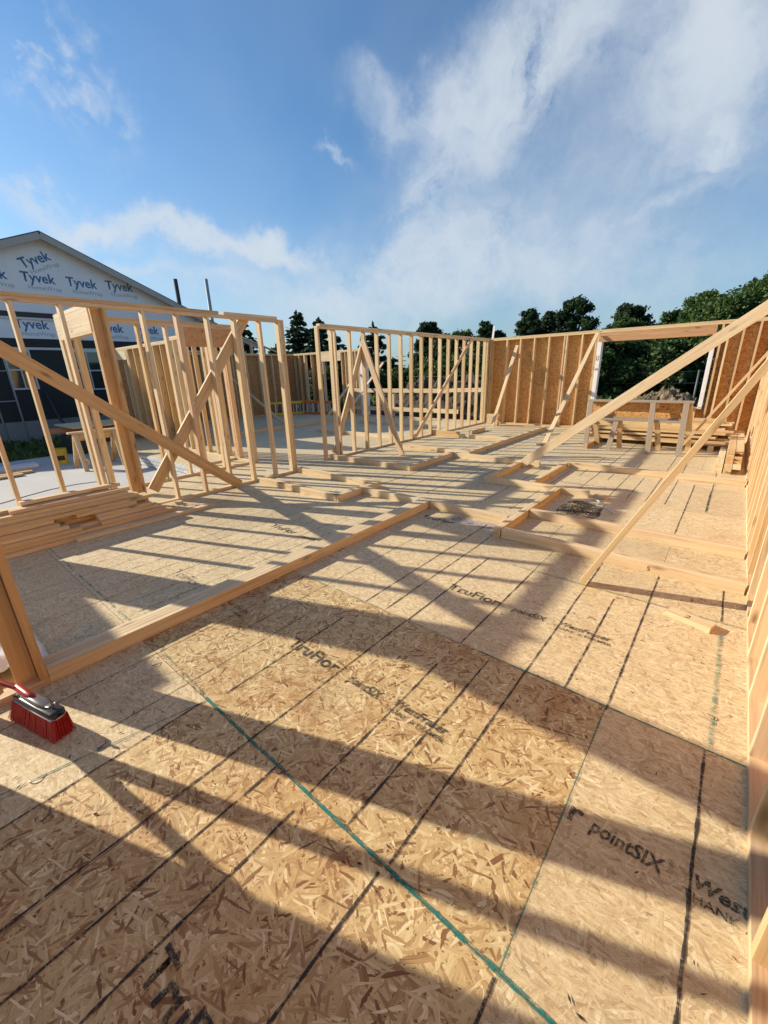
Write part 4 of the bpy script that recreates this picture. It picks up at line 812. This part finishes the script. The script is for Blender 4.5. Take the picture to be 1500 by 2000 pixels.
# ---------------------------------------------------------------- trees
def quadcloud(name, pts, mat, parent):
    """pts: (centre, size, aspect, normal seed) -> one mesh of small leaf-shaped faces"""
    vs = []; fs = []; r = random.Random(len(pts))
    for (c, s, el, dr) in pts:
        a = Vector(dr).normalized() if dr else Vector((r.gauss(0, 1), r.gauss(0, 1), r.gauss(0, 1))).normalized()
        b = a.cross(Vector((r.gauss(0, 1), r.gauss(0, 1), r.gauss(0, 1)))).normalized(); k = len(vs)
        vs += [c-a*s*el*.5, c+b*s*.42, c+a*s*el*.5, c-b*s*.42]; fs.append((k, k+1, k+2, k+3))
    return meshobj(name, vs, fs, mat, parent)
def conifer(label, px, py, dist, rad, seed, gap=.25, dens=1.0, mat=None, group='evergreens beyond the building', basez=.6):
    r = random.Random(seed); t = dirp(px, py, dist); H = t.z+.5; o = thing('spruce_tree', label, 'tree', (t.x, t.y, -.5), group)
    tube('trunk', [(t.x, t.y, -.5), (t.x, t.y, t.z-H*.5), (t.x, t.y, t.z-.1)], .16, M_BARK, o, 7, .15); pts = []
    tiers = int(H*1.9)
    for i in range(tiers):
        f = (i+.5)/tiers; z = -.5+basez+(H-basez)*f; R_ = rad*(.10+(1-f)**.72)*(.85+.4*r.random())
        nb = int(9+10*(1-f))
        for b in range(nb):
            an = r.uniform(0, 6.283); L2 = R_*r.uniform(.6, 1.12)
            if r.random() < gap*.5: continue
            dv = Vector((math.cos(an), math.sin(an), 0)); n = max(4, int(22*dens*(L2/rad+.25)))
            for q in range(n):
                s = (q+r.random())/n; p = Vector((t.x, t.y, z))+dv*L2*s+Vector((0, 0, .10*L2*s*s*2-L2*.32*s+.06*r.gauss(0, 1))); w = .16+.10*L2*(1-s)
                p += Vector((-dv.y, dv.x, 0))*r.gauss(0, w*.8)+Vector((0, 0, -abs(r.gauss(0, .12))))
                pts.append((p, r.uniform(.26, .46), 1.5, (dv.x+r.gauss(0, .4), dv.y+r.gauss(0, .4), -.25+r.gauss(0, .35))))
    for q in range(int(30)): pts.append((Vector((t.x+r.gauss(0, .05), t.y+r.gauss(0, .05), t.z-.7+r.random()*.8)), .16, 2.4, (r.gauss(0, .3), r.gauss(0, .3), 1)))
    quadcloud('crown', pts, mat or M_SPR, o); return o
def clumptree(name, label, px, py, dist, rad, seed, mat, nclump=34, per=150, leaf=.20, low=.25, group=None, shape=1.0, cat='tree'):
    leaf *= .66; per = int(per*.95); nclump = int(nclump*1.8)
    r = random.Random(seed); t = dirp(px, py, dist); H = t.z+.5; o = thing(name, label, cat, (t.x, t.y, -.5), group); base = Vector((t.x, t.y, -.5))
    tube('trunk', [base, base+Vector((.1, .05, H*.4)), base+Vector((0, .1, H*.85))], .05+.022*H, M_BARK, o, 8, .25); pts = []
    lim = []
    for c in range(nclump):
        f = low+(1-low)*((c+r.random())/nclump); prof = math.sin(math.pi*min(1, max(.02, (f-low*.6)/(1.03-low*.6)))**shape)**.55
        an = r.uniform(0, 6.283); rr = rad*prof*math.sqrt(r.random())*.92; cc = base+Vector((math.cos(an)*rr, math.sin(an)*rr, H*f*.93)); cr_ = rad*r.uniform(.12, .28)*(.55+.45*prof)
        lim.append(cc)
        if cc.z+cr_*.8 > t.z: cc.z = t.z-cr_*.8
        for q in range(per):
            d = Vector((r.gauss(0, 1), r.gauss(0, 1), r.gauss(0, 1))).normalized(); k_ = cr_*(r.random()**.4)*(1+.55*noise.noise(d*2.6+cc))*(1.3 if r.random() < .08 else 1); p = cc+Vector((d.x*k_, d.y*k_, d.z*k_*.75)); pts.append((p, leaf*r.uniform(.6, 1.3), 1.35, None)); pts.append((p+Vector((r.gauss(0, .08), r.gauss(0, .08), r.gauss(0, .06))), leaf*r.uniform(.5, 1.1), 1.5, None))
    for cc in lim[::4]:
        tube('limb', [base+Vector((0, 0, max(.5, (cc.z-base.z)*.55))), cc], .02+.008*H, M_BARK, o, 5, .3) if dist < 40 else None
    quadcloud('crown', pts, mat, o); return o
EV = 'evergreens beyond the building'
conifer('narrow dark spruce just right of the second partition header', 470, 628, 40, 2.2, 1); conifer('tall spruce left of the centre partition with a ragged top', 578, 610, 42, 3.0, 2); conifer('dark spruce immediately left of the centre partition', 622, 622, 40, 2.6, 3); conifer('spruce right behind the first studs of the centre partition', 655, 655, 38, 2.3, 4)
conifer('layered spruce with drooping tiers between the centre studs', 728, 634, 34, 2.5, 5, gap=.55, dens=.8)
conifer('low dark spruce seen under the far left header', 600, 680, 30, 2.2, 6); conifer('broad low spruce behind the far left opening', 540, 676, 36, 2.6, 7)
PT = 'pines beyond the far wall'
for (lb, px, py, d, rd, sd2) in [('dark pine left of the far corner behind the centre studs', 838, 622, 38, 1.9, 11), ('short pine next to it behind the centre studs', 868, 648, 36, 1.8, 12), ('rounded pine top left of the white strip', 950, 620, 40, 1.35, 14), ('small pine top right of the white strip', 975, 640, 40, 1.2, 15),
                               ('left pine of the group above the far wall', 1038, 594, 38, 1.7, 16), ('middle pine of the group above the far wall', 1076, 600, 40, 1.5, 17), ('tallest pine of the group above the far wall', 1130, 570, 38, 2.3, 18), ('pine with a sunlit patch above the window header', 1233, 585, 36, 2.2, 20)]:
    clumptree('pine_tree', lb, px, py, d, rd, sd2, M_PIN, 64, 120, .25, .08, PT, .62)
clumptree('broadleaf_tree', 'light green tree between the pines behind the centre studs', 905, 642, 34, 2.2, 21, M_LEAF, 40, 150, .20, .1, 'leafy trees beyond the building')
clumptree('broadleaf_tree', 'small green tree in front of the pine above the window header', 1228, 612, 30, 1.7, 22, M_LEAF, 36, 140, .19, .1, 'leafy trees beyond the building')
clumptree('broadleaf_tree', 'brownish low tree top right of the window header', 1322, 598, 30, 1.6, 23, M_BUSH, 36, 140, .19, .1, 'leafy trees beyond the building')
clumptree('broadleaf_tree', 'round green tree above the right end of the far wall', 1398, 555, 28, 2.0, 24, M_LEAF, 50, 190, .18, .1, 'leafy trees beyond the building')
clumptree('broadleaf_tree', 'large leafy tree at the right edge above the far wall', 1525, 524, 26, 2.7, 25, M_LEAF, 80, 200, .18, .1, 'leafy trees beyond the building')
clumptree('broadleaf_tree', 'leafy tree partly hidden between the two right trees', 1458, 568, 24, 1.5, 26, M_LEAF, 46, 170, .17, .1, 'leafy trees beyond the building')
# bushes behind the window opening and the open bay
bl = ['leftmost', 'second', 'third', 'fourth', 'fifth', 'sixth', 'seventh', 'eighth', 'rightmost']
for i, (px, py, d, rd) in enumerate([(1150, 650, 21, 2.0), (1195, 655, 20.5, 1.8), (1240, 650, 22, 2.0), (1285, 665, 21, 1.8), (1325, 650, 23, 2.0), (1365, 655, 21, 1.7), (1400, 640, 22, 2.0), (1080, 668, 22, 2.2), (1010, 672, 24, 2.2)]):
    clumptree('bush', 'tall dark bush %s' % ['filling the left edge of the window opening', 'left of the middle of the window opening', 'in the middle of the window opening', 'right of the middle of the window opening', 'behind the large brace in the window opening', 'at the right jamb of the window opening', 'right of the window opening behind the wall', 'left of the window behind the sheathed wall', 'behind the far corner of the sheathed wall'][i], px, py, d, rd, 40+i, M_BUSH, 46, 170, .19, .02, 'bushes behind the far wall', 1.0, 'bush')
for i, (px, py, d, rd) in enumerate([(650, 712, 28, 2.2), (700, 716, 30, 2.2), (800, 716, 32, 2.6), (850, 700, 27, 2.2), (760, 722, 34, 2.5), (905, 690, 26, 2.3), (500, 700, 32, 2.4), (560, 705, 30, 2.2), (935, 690, 25, 2)]):
    clumptree('shrub', 'green shrub %s' % ['behind the first studs of the centre partition', 'left of the white wrapped post', 'low between the middle centre studs', 'right of the middle centre studs', 'low on the horizon between the centre studs', 'behind the far studs of the centre partition', 'behind the far left sheathed wall', 'behind the far left header', 'hidden by the last centre studs'][i], px, py, d, rd, 60+i, M_BUSH, 26, 130, .22, .0, 'shrubs behind the open bay', 1.0, 'bush')
# weeds: uncountable
wp = []; r = random.Random(99)
for i in range(15000):
    x = r.uniform(-17, 3); y = r.uniform(16.8, 23) if r.random() < .7 else r.uniform(13, 17)
    if -13.5 < x < -5 and y < 17: continue
    if -4 < x < 0 and y < 18: continue
    h = r.uniform(.1, .75); wp.append((Vector((x, y, gz(x, y)+h*.5)), h*.55, 1.9, (r.gauss(0, .3), r.gauss(0, .3), 1)))
for i in range(2600):
    x = r.uniform(-19.7, -14.0); y = r.uniform(-1, 8); h = r.uniform(.05, .22); wp.append((Vector((x, y, -.5+h*.4)), h, 1.6, (r.gauss(0, .5), r.gauss(0, .5), 1)))
wd_ = quadcloud('weeds', wp, M_WEED, None); wd_['kind'] = 'stuff'; wd_['label'] = 'rough weeds and grass around the building site'
# far tree line
tp = []
for i in range(9000):
    an = R(r.uniform(-5, 120)); d = r.uniform(110, 150); c = Vector((-math.sin(an)*d, math.cos(an)*d, 0)); h = 3.2+2.2*noise.noise(Vector((an*14, 0, 0)))+1.2*noise.noise(Vector((an*50, 2, 0))); c.z = -.5+r.random()*max(1, h); tp.append((c, r.uniform(.9, 1.8), 1.2, None))
tl_ = quadcloud('distant_woods', tp, M_BUSH, None); tl_['kind'] = 'stuff'; tl_['label'] = 'distant line of woods on the horizon'
print('objects', len(bpy.data.objects))
